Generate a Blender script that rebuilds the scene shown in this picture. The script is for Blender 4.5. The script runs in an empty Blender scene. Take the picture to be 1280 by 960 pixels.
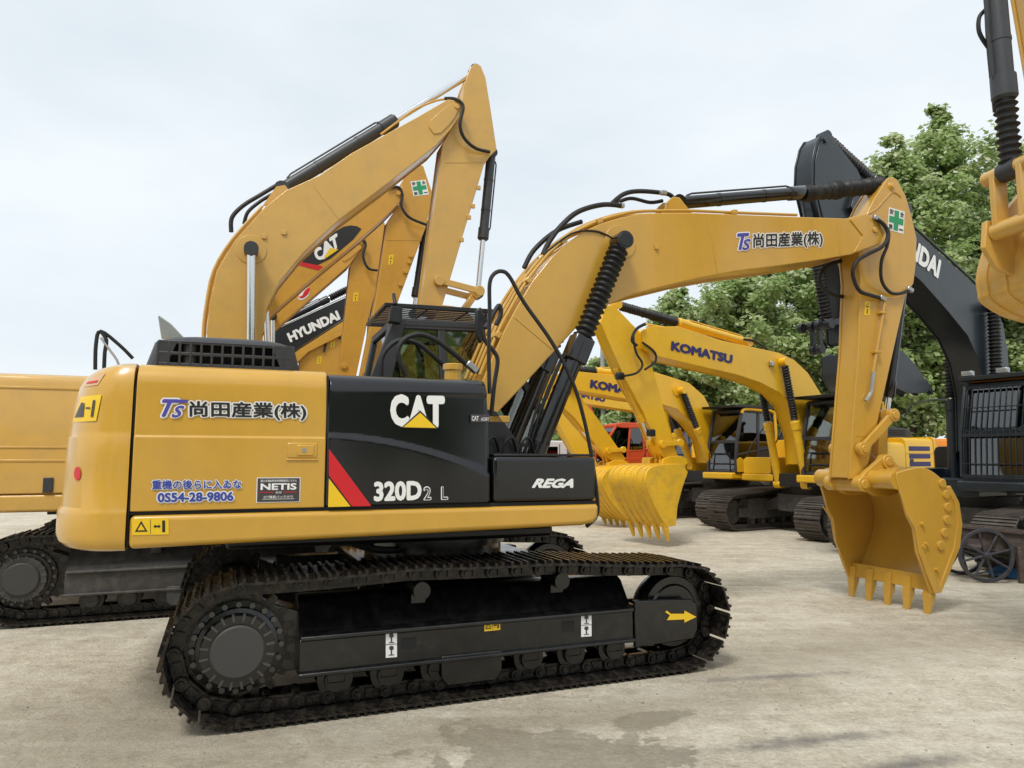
import bpy, bmesh, math, random
import numpy as np
from mathutils import Vector, Matrix
random.seed(7); rng = np.random.default_rng(11)
R = math.radians
scene = bpy.context.scene
# ------------------------------------------------------------------ camera
FPX, HOR, CZ = 900.0, 572.0, 1.65            # focal length / horizon row in photo pixels, eye height
PITCH = math.atan((HOR-480)/FPX)
cam = bpy.data.objects.new('camera', bpy.data.cameras.new('camera'))
scene.collection.objects.link(cam); scene.camera = cam
cam.location = (0, 0, CZ); cam.rotation_euler = (math.pi/2+PITCH, 0, 0)
cam.data.sensor_fit = 'HORIZONTAL'; cam.data.sensor_width = 36; cam.data.lens = 36*FPX/1280
cam.data.clip_start = .05; cam.data.clip_end = 2000
# ------------------------------------------------------------------ sky and sun (overcast)
SUN_EL, SUN_AZ = R(58), R(205)               # sun up behind the camera, a little to the left
world = bpy.data.worlds.new('World'); scene.world = world; world.use_nodes = True
wt = world.node_tree; wt.nodes.clear()
def wn(t, **k):
    n = wt.nodes.new(t)
    for a, b in k.items(): setattr(n, a, b)
    return n
sky = wn('ShaderNodeTexSky', sky_type='NISHITA', sun_disc=False)
sky.sun_elevation = SUN_EL; sky.sun_rotation = SUN_AZ; sky.dust_density = 3.0
tc = wn('ShaderNodeTexCoord'); mp = wn('ShaderNodeMapping'); mp.inputs['Scale'].default_value = (1.2, 1.2, 3.2)
nz = wn('ShaderNodeTexNoise'); nz.inputs['Scale'].default_value = 2.3; nz.inputs['Detail'].default_value = 5; nz.inputs['Roughness'].default_value = .5
rp = wn('ShaderNodeValToRGB')
rp.color_ramp.elements[0].position = .28; rp.color_ramp.elements[0].color = (.55, .60, .635, 1)
rp.color_ramp.elements[1].position = .66; rp.color_ramp.elements[1].color = (.655, .695, .72, 1)
b1 = wn('ShaderNodeBackground'); b1.inputs['Strength'].default_value = .10
b2 = wn('ShaderNodeBackground'); b2.inputs['Strength'].default_value = 1.0
mx = wn('ShaderNodeMixShader'); mx.inputs[0].default_value = .90
ow = wn('ShaderNodeOutputWorld'); L = wt.links.new
L(tc.outputs['Generated'], mp.inputs[0]); L(mp.outputs[0], nz.inputs['Vector']); L(nz.outputs['Fac'], rp.inputs[0])
L(sky.outputs[0], b1.inputs[0]); L(rp.outputs[0], b2.inputs[0]); L(b1.outputs[0], mx.inputs[1]); L(b2.outputs[0], mx.inputs[2]); L(mx.outputs[0], ow.inputs[0])
sd = bpy.data.lights.new('sun', 'SUN'); sd.energy = 1.5; sd.angle = R(14); sd.color = (1, .965, .91)
sun = bpy.data.objects.new('sun', sd); scene.collection.objects.link(sun)
sdir = Vector((math.sin(SUN_AZ)*math.cos(SUN_EL), math.cos(SUN_AZ)*math.cos(SUN_EL), math.sin(SUN_EL)))
sun.rotation_euler = sdir.to_track_quat('Z', 'Y').to_euler(); sun.location = (0, 0, 30)
vs = scene.view_settings; vs.view_transform = 'Standard'; vs.look = 'None'; vs.exposure = .58; vs.gamma = 1

# ------------------------------------------------------------------ pixel -> place
def ray(px, py):
    a = (px-640)/FPX; b = (480-py)/FPX
    return a, math.cos(PITCH)-b*math.sin(PITCH), math.sin(PITCH)+b*math.cos(PITCH)
class Fr:                                     # a machine's own frame: x forward, y left, z up
    def __init__(s, o, yaw): s.o = o; s.yaw = yaw; s.c = math.cos(R(yaw)); s.s = math.sin(R(yaw))
    def at(s, px, py, y=0.0):                 # where a pixel meets the upright plane y = const
        d = ray(px, py); n = (-s.s, s.c)
        t = (y+s.o[0]*n[0]+s.o[1]*n[1])/(d[0]*n[0]+d[1]*n[1])
        X = d[0]*t-s.o[0]; Y = d[1]*t-s.o[1]
        return X*s.c+Y*s.s, CZ+d[2]*t
    def pl(s, pts, y): return [s.at(px, py, y) for px, py in pts]
    def p3(s, pts, y):
        r = []
        for q in pts:
            yy = q[2] if len(q) > 2 else y
            x, z = s.at(q[0], q[1], yy); r.append((x, yy, z))
        return r

# ------------------------------------------------------------------ materials
MATS = {}
def nodes(name):
    m = bpy.data.materials.new(name); m.use_nodes = True; MATS[name] = m
    t = m.node_tree; return m, t, t.nodes['Principled BSDF']
def paint(name, col, rough=.35, metal=0., coat=.0, var=.12, dirt=None, dfac=.0, scale=2.5, bump=.0, bscale=60, streak=False):
    m, t, p = nodes(name); N = t.nodes.new
    p.inputs['Metallic'].default_value = metal
    p.inputs['Coat Weight'].default_value = coat; p.inputs['Coat Roughness'].default_value = .12
    tc = N('ShaderNodeTexCoord'); vec = tc.outputs['Object']
    if streak:
        mp = N('ShaderNodeMapping'); mp.inputs['Scale'].default_value = (3, 3, .45); t.links.new(vec, mp.inputs[0]); vec = mp.outputs[0]
    n1 = N('ShaderNodeTexNoise'); n1.inputs['Scale'].default_value = scale; n1.inputs['Detail'].default_value = 6; n1.inputs['Roughness'].default_value = .62
    t.links.new(vec, n1.inputs['Vector'])
    r1 = N('ShaderNodeValToRGB'); e = r1.color_ramp.elements
    e[0].position = .3; e[1].position = .7
    e[0].color = tuple(c*(1-var) for c in col)+(1,); e[1].color = tuple(min(1, c*(1+var)) for c in col)+(1,)
    t.links.new(n1.outputs['Fac'], r1.inputs[0]); out = r1.outputs[0]
    if dirt:
        n2 = N('ShaderNodeTexNoise'); n2.inputs['Scale'].default_value = scale*3.3; n2.inputs['Detail'].default_value = 9; n2.inputs['Roughness'].default_value = .7
        t.links.new(tc.outputs['Object'], n2.inputs['Vector'])
        r2 = N('ShaderNodeValToRGB'); r2.color_ramp.elements[0].position = .45; r2.color_ramp.elements[1].position = .75
        r2.color_ramp.elements[1].color = (dfac, dfac, dfac, 1)
        t.links.new(n2.outputs['Fac'], r2.inputs[0])
        mx = N('ShaderNodeMix'); mx.data_type = 'RGBA'; mx.inputs[7].default_value = tuple(dirt)+(1,)
        t.links.new(r2.outputs[0], mx.inputs[0]); t.links.new(out, mx.inputs[6]); out = mx.outputs[2]
    t.links.new(out, p.inputs['Base Color'])
    mr = N('ShaderNodeMapRange'); mr.inputs['To Min'].default_value = max(.04, rough-.1); mr.inputs['To Max'].default_value = min(1, rough+.12)
    t.links.new(n1.outputs['Fac'], mr.inputs[0]); t.links.new(mr.outputs[0], p.inputs['Roughness'])
    if bump:
        n3 = N('ShaderNodeTexNoise'); n3.inputs['Scale'].default_value = bscale; n3.inputs['Detail'].default_value = 4
        t.links.new(tc.outputs['Object'], n3.inputs['Vector'])
        bp = N('ShaderNodeBump'); bp.inputs['Strength'].default_value = bump; bp.inputs['Distance'].default_value = .01
        t.links.new(n3.outputs['Fac'], bp.inputs['Height']); t.links.new(bp.outputs[0], p.inputs['Normal'])
    return m
YA = paint('paint_yellow_ochre', (.59, .328, .038), .30, coat=.6, var=.04, dirt=(.42, .24, .05), dfac=.3, scale=1.3, bump=.02, bscale=9, streak=True)
YB = paint('paint_yellow_tan', (.62, .36, .075), .36, coat=.4, var=.06, dirt=(.40, .27, .11), dfac=.4, scale=1.2, bump=.02, bscale=9)
YC = paint('paint_yellow_deep', (.58, .295, .030), .42, coat=.2, var=.07, dirt=(.36, .2, .05), dfac=.4, scale=1.2)
YK = paint('paint_yellow_bright', (.84, .48, .012), .36, coat=.25, var=.05, dirt=(.45, .26, .05), dfac=.22, scale=.9)
YW = paint('paint_yellow_worn', (.80, .47, .02), .5, var=.07, dirt=(.30, .21, .10), dfac=.5, scale=2.0, bump=.06, bscale=25)
OR = paint('paint_orange', (.72, .23, .015), .45, var=.06, scale=1.5)
RD = paint('paint_orange_red', (.62, .075, .018), .42, coat=.2, var=.07, scale=1.5)
NV = paint('paint_dark_slate', (.008, .014, .020), .36, coat=.2, var=.15, dirt=(.045, .045, .042), dfac=.3, scale=1.6)
BK = paint('paint_gloss_black', (.005, .005, .006), .16, coat=.3, var=.2, scale=1.5)
BS = paint('paint_satin_black', (.008, .008, .009), .38, var=.2, dirt=(.04, .037, .034), dfac=.3, scale=2.5)
GP = paint('plastic_dark_grey', (.035, .036, .040), .45, var=.12, scale=3)
RU = paint('rubber_black', (.006, .006, .0065), .55, var=.25, dirt=(.06, .055, .05), dfac=.3, scale=5, bump=.1)
TS = paint('track_steel', (.007, .0065, .0062), .25, metal=.25, var=.45, dirt=(.085, .066, .05), dfac=.75, scale=4, bump=.35, bscale=35)
TG = paint('track_steel_dusty', (.085, .075, .066), .6, metal=.2, var=.35, dirt=(.16, .13, .10), dfac=.8, scale=4, bump=.3, bscale=35)
FB = paint('frame_black', (.003, .003, .0035), .22, coat=.3, var=.3, dirt=(.035, .032, .028), dfac=.45, scale=3.5, bump=.12, bscale=30)
FD = paint('frame_dusty_black', (.05, .048, .046), .6, var=.3, dirt=(.14, .12, .10), dfac=.7, scale=3, bump=.12, bscale=30)
HG = paint('hub_grey', (.05, .048, .045), .55, var=.06, scale=2)
BT = paint('bolt_steel', (.10, .095, .09), .34, metal=.6, var=.3)
CH = paint('chrome_rod', (.72, .72, .72), .14, metal=1., var=.03)
ST = paint('steel_fitting', (.45, .45, .43), .35, metal=.9, var=.1)
WH = paint('print_white', (.82, .82, .80), .45, var=.02)
BU = paint('print_blue', (.035, .06, .36), .45, var=.03)
PU = paint('print_violet_blue', (.075, .06, .36), .45, var=.03)
NB = paint('print_navy', (.025, .02, .12), .45, var=.03)
CK = paint('print_black', (.015, .014, .016), .45, var=.03)
CG = paint('print_charcoal', (.055, .045, .05), .45, var=.03)
RE = paint('print_red', (.62, .012, .02), .4, var=.03)
YL = paint('print_yellow', (.85, .55, .015), .4, var=.03)
GN = paint('print_green', (.015, .30, .12), .45, var=.03)
DK = paint('dark_interior', (.008, .008, .008), .8, var=.1)
SE = paint('seat_cloth', (.03, .03, .033), .85, var=.2)
WD = paint('cart_wood', (.075, .055, .048), .85, var=.4, dirt=(.20, .15, .13), dfac=.5, scale=7, bump=.4, bscale=40)
IR = paint('cart_iron', (.045, .05, .065), .6, metal=.3, var=.4, dirt=(.15, .11, .09), dfac=.6, scale=9)
BR = paint('bark', (.07, .055, .04), .9, var=.35, scale=4, bump=.6, bscale=20)
WC = paint('wall_concrete', (.33, .32, .30), .85, var=.15, scale=1)
TW = paint('truck_white', (.70, .70, .68), .4, var=.04)
def glass(name, tint, refl=.10):
    m, t, p = nodes(name); t.nodes.remove(p); N = t.nodes.new
    tr = N('ShaderNodeBsdfTransparent'); tr.inputs[0].default_value = tint+(1,)
    gl = N('ShaderNodeBsdfGlossy'); gl.inputs['Roughness'].default_value = .03
    fr = N('ShaderNodeFresnel'); fr.inputs[0].default_value = 1.5
    ad = N('ShaderNodeMath'); ad.operation = 'ADD'; ad.inputs[1].default_value = refl; ad.use_clamp = True
    mx = N('ShaderNodeMixShader'); t.links.new(fr.outputs[0], ad.inputs[0]); t.links.new(ad.outputs[0], mx.inputs[0])
    t.links.new(tr.outputs[0], mx.inputs[1]); t.links.new(gl.outputs[0], mx.inputs[2]); t.links.new(mx.outputs[0], t.nodes['Material Output'].inputs[0])
    return m
GL = glass('cab_glass', (.66, .72, .60), .12); GD = glass('cab_glass_dark', (.22, .25, .22))
def leaf_mat():
    m, t, p = nodes('leaf'); N = t.nodes.new
    at = N('ShaderNodeAttribute'); at.attribute_name = 'tone'
    r = N('ShaderNodeValToRGB'); e = r.color_ramp.elements
    e[0].position = 0; e[0].color = (.19, .28, .075, 1); e[1].position = 1; e[1].color = (.68, .70, .47, 1)
    for pos, c in ((.35, (.30, .415, .13, 1)), (.75, (.49, .58, .28, 1))):
        k = e.new(pos); k.color = c
    t.links.new(at.outputs['Fac'], r.inputs[0]); t.links.new(r.outputs[0], p.inputs['Base Color'])
    p.inputs['Roughness'].default_value = .5
    tl = N('ShaderNodeBsdfTranslucent'); t.links.new(r.outputs[0], tl.inputs[0])
    mx = N('ShaderNodeMixShader'); mx.inputs[0].default_value = .5
    t.links.new(p.outputs[0], mx.inputs[1]); t.links.new(tl.outputs[0], mx.inputs[2]); t.links.new(mx.outputs[0], t.nodes['Material Output'].inputs[0])
    return m
LEAF = leaf_mat()

# ------------------------------------------------------------------ mesh building
class MB:
    def __init__(s): s.v = []; s.f = []
    def add(s, v, f):
        o = len(s.v); s.v += [tuple(q) for q in v]; s.f += [tuple(i+o for i in g) for g in f]; return s
    def box(s, c, d, ry=0, rz=0, rx=0):
        M = Matrix.Rotation(rz, 3, 'Z') @ Matrix.Rotation(ry, 3, 'Y') @ Matrix.Rotation(rx, 3, 'X')
        v = [Vector(c)+M @ Vector((x*d[0]/2, y*d[1]/2, z*d[2]/2)) for x in (-1, 1) for y in (-1, 1) for z in (-1, 1)]
        return s.add(v, [(0, 1, 3, 2), (4, 6, 7, 5), (0, 4, 5, 1), (2, 3, 7, 6), (0, 2, 6, 4), (1, 5, 7, 3)])
    def bb(s, x0, x1, y0, y1, z0, z1): return s.box(((x0+x1)/2, (y0+y1)/2, (z0+z1)/2), (abs(x1-x0), abs(y1-y0), abs(z1-z0)))
    def prism(s, P, y0, y1):                  # outline in x,z extruded along y
        if sum(P[i][0]*P[(i+1) % len(P)][1]-P[(i+1) % len(P)][0]*P[i][1] for i in range(len(P))) < 0: P = P[::-1]
        n = len(P); lo, hi = min(y0, y1), max(y0, y1)
        v = [(x, lo, z) for x, z in P]+[(x, hi, z) for x, z in P]
        return s.add(v, [tuple(range(n)), tuple(range(2*n-1, n-1, -1))]+[(i, i+n, (i+1) % n+n, (i+1) % n) for i in range(n)])
    def xprism(s, P, x0, x1):                 # outline in y,z extruded along x
        if sum(P[i][0]*P[(i+1) % len(P)][1]-P[(i+1) % len(P)][0]*P[i][1] for i in range(len(P))) < 0: P = P[::-1]
        n = len(P); v = [(x1, y, z) for y, z in P]+[(x0, y, z) for y, z in P]
        return s.add(v, [tuple(range(n)), tuple(range(2*n-1, n-1, -1))]+[(i, i+n, (i+1) % n+n, (i+1) % n) for i in range(n)])
    def zprism(s, P, z0, z1):
        if sum(P[i][0]*P[(i+1) % len(P)][1]-P[(i+1) % len(P)][0]*P[i][1] for i in range(len(P))) < 0: P = P[::-1]
        n = len(P); v = [(x, y, z1) for x, y in P]+[(x, y, z0) for x, y in P]
        return s.add(v, [tuple(range(n)), tuple(range(2*n-1, n-1, -1))]+[(i, i+n, (i+1) % n+n, (i+1) % n) for i in range(n)])
    def lathe(s, p0, p1, prof, n=16):         # prof: (t along p0-p1, radius)
        p0 = Vector(p0); p1 = Vector(p1); ax = p1-p0; u = ax.normalized()
        a = u.orthogonal().normalized(); b = u.cross(a); v = []; m = len(prof)
        for t, r in prof:
            c = p0+ax*t
            for k in range(n):
                w = 2*math.pi*k/n; v.append(c+(a*math.cos(w)+b*math.sin(w))*r)
        f = [(i*n+k, i*n+(k+1) % n, (i+1)*n+(k+1) % n, (i+1)*n+k) for i in range(m-1) for k in range(n)]
        f += [tuple(range(n-1, -1, -1)), tuple((m-1)*n+k for k in range(n))]
        return s.add(v, f)
    def cyl(s, p0, p1, r, r1=None, n=16): return s.lathe(p0, p1, [(0, r), (1, r if r1 is None else r1)], n)
    def tube(s, pts, r, n=8, sub=6):
        P = [Vector(q) for q in pts]
        if sub > 1 and len(P) > 2:
            Q = []
            for i in range(len(P)-1):
                a, b, c, d = P[max(i-1, 0)], P[i], P[i+1], P[min(i+2, len(P)-1)]
                for k in range(sub):
                    t = k/sub
                    Q.append(.5*((2*b)+(c-a)*t+(2*a-5*b+4*c-d)*t*t+(3*b-a-3*c+d)*t**3))
            P = Q+[P[-1]]
        v = []; up = None
        for i, c in enumerate(P):
            d = (P[min(i+1, len(P)-1)]-P[max(i-1, 0)]).normalized()
            a = d.orthogonal().normalized() if up is None else (up-d*up.dot(d)).normalized()
            up = a; b = d.cross(a)
            for k in range(n):
                w = 2*math.pi*k/n; v.append(c+(a*math.cos(w)+b*math.sin(w))*r)
        m = len(P)
        f = [(i*n+k, i*n+(k+1) % n, (i+1)*n+(k+1) % n, (i+1)*n+k) for i in range(m-1) for k in range(n)]
        f += [tuple(range(n-1, -1, -1)), tuple((m-1)*n+k for k in range(n))]
        return s.add(v, f)
    def bar(s, p0, p1, w, h):                 # straight bar of w (sideways, y) by h
        p0 = Vector(p0); p1 = Vector(p1); d = (p1-p0); u = d.normalized()
        a = Vector((0, 1, 0)); a = (a-u*a.dot(u))
        a = a.normalized() if a.length > .01 else Vector((1, 0, 0)); b = u.cross(a)
        v = [q+a*sx*w/2+b*sy*h/2 for q in (p0, p1) for sx, sy in ((-1, -1), (1, -1), (1, 1), (-1, 1))]
        return s.add(v, [(3, 2, 1, 0), (4, 5, 6, 7)]+[(i, (i+1) % 4, (i+1) % 4+4, i+4) for i in range(4)])
    def grid(s, fn, nu, nv):
        v = [fn(i/nu, j/nv) for j in range(nv+1) for i in range(nu+1)]
        return s.add(v, [(j*(nu+1)+i, j*(nu+1)+i+1, (j+1)*(nu+1)+i+1, (j+1)*(nu+1)+i) for j in range(nv) for i in range(nu)])
def mesh_of(mb, name, sharp=35):
    me = bpy.data.meshes.new(name); me.from_pydata(mb.v, [], mb.f); me.validate()
    bm = bmesh.new(); bm.from_mesh(me); bmesh.ops.recalc_face_normals(bm, faces=bm.faces); bm.to_mesh(me); bm.free()
    me.polygons.foreach_set('use_smooth', [True]*len(me.polygons)); me.set_sharp_from_angle(angle=R(sharp))
    return me
def link(o, parent):
    scene.collection.objects.link(o)
    if parent is not None: o.parent = parent
    return o
def mk(name, mb, mat, parent=None, bev=0, seg=2, label=None, sharp=35):
    me = mb if isinstance(mb, bpy.types.Mesh) else mesh_of(mb, name, sharp)
    if not me.materials: me.materials.append(mat)
    o = link(bpy.data.objects.new(name, me), parent)
    if bev:
        b = o.modifiers.new('bevel', 'BEVEL'); b.width = bev; b.segments = seg; b.limit_method = 'ANGLE'; b.angle_limit = R(38); b.harden_normals = False
    if label: o['label'] = label
    return o
def tag(o, label, cat, group=None):
    o['label'] = label; o['category'] = cat
    if group: o['group'] = group
    return o
def thing(name, loc, yaw, label, cat, group=None):
    o = link(bpy.data.objects.new(name, None), None); o.location = (loc[0], loc[1], 0); o.rotation_euler = (0, 0, R(yaw)); o.empty_display_size = .3
    return tag(o, label, cat, group)
def struct(o): o['kind'] = 'structure'; return o
def offset_poly(P, d):
    n = len(P); A = sum(P[i][0]*P[(i+1) % n][1]-P[(i+1) % n][0]*P[i][1] for i in range(n)); sg = 1 if A > 0 else -1; out = []
    for i in range(n):
        a = Vector(P[i-1]); b = Vector(P[i]); c = Vector(P[(i+1) % n])
        e1 = (b-a).normalized(); e2 = (c-b).normalized()
        n1 = Vector((e1.y, -e1.x))*sg; n2 = Vector((e2.y, -e2.x))*sg; m = (n1+n2)
        m = m/max(.35, (1+n1.dot(n2))); q = b+m*d; out.append((q.x, q.y))
    return out
def smooth_poly(P, it=1):
    for _ in range(it):
        Q = []
        for i in range(len(P)):
            a = P[i]; b = P[(i+1) % len(P)]
            Q += [(a[0]*.75+b[0]*.25, a[1]*.75+b[1]*.25), (a[0]*.25+b[0]*.75, a[1]*.25+b[1]*.75)]
        P = Q
    return P

# ------------------------------------------------------------------ lettering and flat marks
TXT = {}
def glyphs(body, off, shear=0., space=1.):
    key = (body, off, shear, space)
    if key not in TXT:
        cu = bpy.data.curves.new('txt', 'FONT'); cu.body = body; cu.offset = off; cu.shear = shear; cu.space_character = space; cu.resolution_u = 3
        ob = bpy.data.objects.new('txt', cu); scene.collection.objects.link(ob)
        dg = bpy.context.evaluated_depsgraph_get()
        me = bpy.data.meshes.new_from_object(ob.evaluated_get(dg))
        TXT[key] = ([tuple(v.co) for v in me.vertices], [tuple(p.vertices) for p in me.polygons])
        bpy.data.objects.remove(ob); bpy.data.meshes.remove(me); bpy.data.curves.remove(cu)
    return TXT[key]
def letter(body, parent, BL, BR, TL, y, side, mat, off=.012, shear=0., space=1., out=None, out_off=.05, name='lettering', lift=.004):
    """text filling the parallelogram BL-BR-TL (x,z of the part's plane) at depth y; side = outward sign along y"""
    V, Fc = glyphs(body, 0., shear, space)
    x0 = min(v[0] for v in V)-off; x1 = max(v[0] for v in V)+off; z0 = min(v[1] for v in V)-off; z1 = max(v[1] for v in V)+off
    def put(rad, yy, n):                      # heavier strokes: the glyphs laid over themselves in a ring of small shifts
        m = MB()
        for k in range(n):
            a = 2*math.pi*k/n; ox, oz = rad*math.cos(a), rad*math.sin(a); r = []
            for vx, vy, _ in V:
                u = (vx+ox-x0)/(x1-x0); w = (vy+oz-z0)/(z1-z0)
                r.append((BL[0]+u*(BR[0]-BL[0])+w*(TL[0]-BL[0]), yy+side*k*.00012, BL[1]+u*(BR[1]-BL[1])+w*(TL[1]-BL[1])))
            m.add(r, Fc)
        return m
    if out:
        mk('lettering_outline', put(out_off, y+side*lift, 14), out, parent)
        lift += .004
    return mk(name, put(off, y+side*lift, 8 if off > .004 else 1), mat, parent)
def mark(parent, P, y, side, mat, name='sticker', lift=.003, t=.0015):
    return mk(name, MB().prism(P, y+side*(lift-t), y+side*lift), mat, parent)
def quad_at(BL, BR, TL, u0, u1, w0, w1):
    f = lambda u, w: (BL[0]+u*(BR[0]-BL[0])+w*(TL[0]-BL[0]), BL[1]+u*(BR[1]-BL[1])+w*(TL[1]-BL[1]))
    return [f(u0, w0), f(u1, w0), f(u1, w1), f(u0, w1)]
def safety_cross(parent, BL, BR, TL, y, side):
    s = mark(parent, quad_at(BL, BR, TL, 0, 1, 0, 1), y, side, WH, 'sticker', .003)
    f = lambda pts: [quad_at(BL, BR, TL, u, u, w, w)[0] for u, w in pts]
    mark(s, f([(.36, .06), (.64, .06), (.64, .36), (.94, .36), (.94, .64), (.64, .64), (.64, .94), (.36, .94), (.36, .64), (.06, .64), (.06, .36), (.36, .36)]), y, side, GN, 'green_cross', .006)
    for ch, u, w in (('安', .05, .72), ('全', .70, .72), ('第', .05, .05), ('一', .70, .12)):
        q = quad_at(BL, BR, TL, u, u+.25, w, w+(.23 if ch != '一' else .06)); letter(ch, s, q[0], q[1], q[3], y, side, CK, .02, lift=.006)
def warn(parent, BL, BR, TL, y, side, vertical=False):
    s = mark(parent, quad_at(BL, BR, TL, 0, 1, 0, 1), y, side, YL, 'warning_sticker', .003)
    f = lambda pts: [quad_at(BL, BR, TL, u, u, w, w)[0] for u, w in pts]
    if vertical: sets = ([(.2, .58), (.8, .58), (.5, .9)], [(.3, .58+.07), (.7, .65), (.5, .82)]); man = [(.42, .1), (.58, .1), (.58, .45), (.42, .45)]
    else: sets = ([(.08, .2), (.42, .2), (.25, .85)], [(.15, .29), (.35, .29), (.25, .66)]); man = [(.82, .15), (.9, .15), (.9, .85), (.82, .85)]
    mark(s, f(sets[0]), y, side, CK, 'symbol', .0045); mark(s, f(sets[1]), y, side, YL, 'symbol', .006)
    mark(s, f(man), y, side, CK, 'symbol', .0045)
    if not vertical: mark(s, f([(.58, .5), (.64, .62), (.64, .55), (.72, .55), (.72, .62), (.78, .5), (.72, .38), (.72, .45), (.64, .45), (.64, .38)]), y, side, CK, 'symbol', .0045); mark(s, f([(.495, .06), (.505, .06), (.505, .94), (.495, .94)]), y, side, CK, 'symbol', .0045)

# ------------------------------------------------------------------ running gear
def track_path(xs=-1.63, zs=.455, rs=.363, xi=1.63, zi=.425, ri=.333, n=46, sag=.014, bot=.092):
    """closed pin line: bottom run, idler, sagging top run, sprocket"""
    P = []
    for k in range(40): t = k/40; P.append((xs+(xi-xs)*t, bot))
    for k in range(30): a = -math.pi/2+math.pi*k/30; P.append((xi+ri*math.cos(a), zi+ri*math.sin(a)))
    for k in range(40):
        t = k/40; u = (t*3) % 1
        P.append((xi+(xs-xi)*t, (zi+ri)*(1-t)+(zs+rs)*t-sag*4*u*(1-u)+.055*math.sin(math.pi*t)))
    for k in range(30): a = math.pi/2+math.pi*k/30; P.append((xs+rs*math.cos(a), zs+rs*math.sin(a)))
    A = np.array(P+[P[0]]); d = np.r_[0, np.cumsum(np.hypot(*np.diff(A, axis=0).T))]
    s = np.linspace(0, d[-1], n, endpoint=False)
    f = lambda q: np.c_[np.interp(q % d[-1], d, A[:, 0]), np.interp(q % d[-1], d, A[:, 1])]
    return f(s), f(s+d[-1]/n), d[-1]/n
def shoe_mesh(pitch, w, mat, key={}):
    k = (round(pitch, 4), w, mat.name)
    if k not in key:
        m = MB(); L_ = pitch*1.0
        m.box((0, 0, -.058), (L_*1.02, w, .016))
        for gx in (-.36, .0, .36): m.box((gx*L_, 0, -.077), (.02, w*.985, .024))
        m.box((.46*L_, 0, -.052), (.03, w*.98, .012), ry=.3)
        for sy in (-1, 1):
            for bx in (-.2, .2): m.cyl((bx*L_, sy*.09, -.055), (bx*L_, sy*.09, -.035), .014, n=6)
        me = mesh_of(m, 'track_shoe', 30); me.materials.append(mat); key[k] = me
    return key[k]
def build_track(root, yc, side, drot, steel, frame, detail, w=.6, far=False):
    """one crawler: chain (> shoes), frame (> rollers, sprocket, idler)"""
    a, b, pitch = track_path()
    ch = MB()
    for p, q in zip(a, b):
        mx_, mz = (p+q)/2; ang = math.atan2(q[1]-p[1], q[0]-p[0]); L_ = math.hypot(*(q-p))
        if detail:
            for sy in (-.085, .085):
                ch.box((mx_, yc+sy, mz-.0), (L_*1.12, .028, .085), ry=-ang)
                ch.box((mx_, yc+sy*1.25, mz), (L_*.42, .02, .05), ry=-ang)
            ch.cyl((p[0], yc-.135, p[1]), (p[0], yc+.135, p[1]), .040, n=12)
            ch.cyl((p[0], yc-.15, p[1]), (p[0], yc+.15, p[1]), .02, n=8)
        else:
            for sy in (-.09, .09): ch.box((mx_, yc+sy, mz), (L_*1.1, .04, .09), ry=-ang)
            # shoes too small to pick apart here
            c, s_ = math.cos(ang), math.sin(ang)
            ch.box((mx_+s_*.062, yc, mz-c*.058), (pitch*1.02, w, .016), ry=-ang)
            for gx in (-.36, 0, .36): ch.box((mx_+s_*.077+c*gx*pitch, yc, mz-c*.077+s_*gx*pitch), (.018, w*.985, .026), ry=-ang)
    cho = mk('track_chain', ch, steel, root); cho.rotation_euler.z = R(drot)
    if detail:
        sm = shoe_mesh(pitch, w, steel)
        for p, q in zip(a, b):
            o = link(bpy.data.objects.new('track_shoe', sm), cho)
            o.location = ((p[0]+q[0])/2, yc, (p[1]+q[1])/2); o.rotation_euler = (0, -math.atan2(q[1]-p[1], q[0]-p[0]), 0)
    # side frame: sloped box beam with idler yoke and sprocket bracket
    ys = lambda d: yc+side*d
    f = MB()
    f.xprism([(ys(.195), .275), (ys(.195), .480), (ys(.165), .50), (ys(.02), .69), (ys(-.03), .715), (ys(-.2), .715), (ys(-.2), .275)], -1.26, 1.20)
    f.xprism([(ys(.23), .258), (ys(.23), .285), (ys(-.2), .285), (ys(-.2), .258)], -1.265, 1.205)
    f.xprism([(ys(.222), .482), (ys(.222), .508), (ys(.14), .53), (ys(.14), .482)], -1.255, 1.195)
    f.prism([(-1.42, .25), (-1.2, .27), (-1.2, .62), (-1.42, .70)], ys(-.2), ys(.03))
    fo = mk('track_frame', f, frame, root, .008); fo.rotation_euler.z = R(drot)
    yk = MB(); yk.prism([(1.21, .21), (1.74, .23), (1.78, .30), (1.78, .50), (1.72, .535), (1.21, .56)], ys(.165), ys(.205)); yk.prism([(1.0, .3), (1.5, .3), (1.5, .5), (1.0, .5)], ys(-.19), ys(-.15))
    yk.bb(1.21, 1.25, ys(-.18), ys(.2), .28, .52)
    mk('idler_yoke', yk, frame, fo, .008)
    mk('idler', MB().lathe((1.63, yc-.11, .43), (1.63, yc+.11, .43), [(0, .08), (0, .20), (.06, .215), (.06, .27), (.2, .285), (.3, .30), (.7, .30), (.8, .285), (.94, .27), (.94, .215), (1, .2), (1, .08)], 36), frame, fo)
    # sprocket wheel and final drive
    n = 21; tp = []
    for k in range(n):
        for da, rr in ((-.30, .315), (-.16, .365), (.16, .365), (.30, .315)):
            w_ = 2*math.pi*(k+da)/n; tp.append((-1.63+rr*math.cos(w_), .455+rr*math.sin(w_)))
    sp = mk('sprocket', MB().prism(tp, yc-.035, yc+.035), steel, fo)
    d = MB().lathe((-1.63, yc-.2*side, .455), (-1.63, ys(.20), .455), [(0, .2), (.55, .22), (.58, .285), (.68, .285), (.70, .25), (.80, .245), (.82, .22), (1, .215)], 40)
    mk('final_drive', d, frame, fo)
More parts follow.
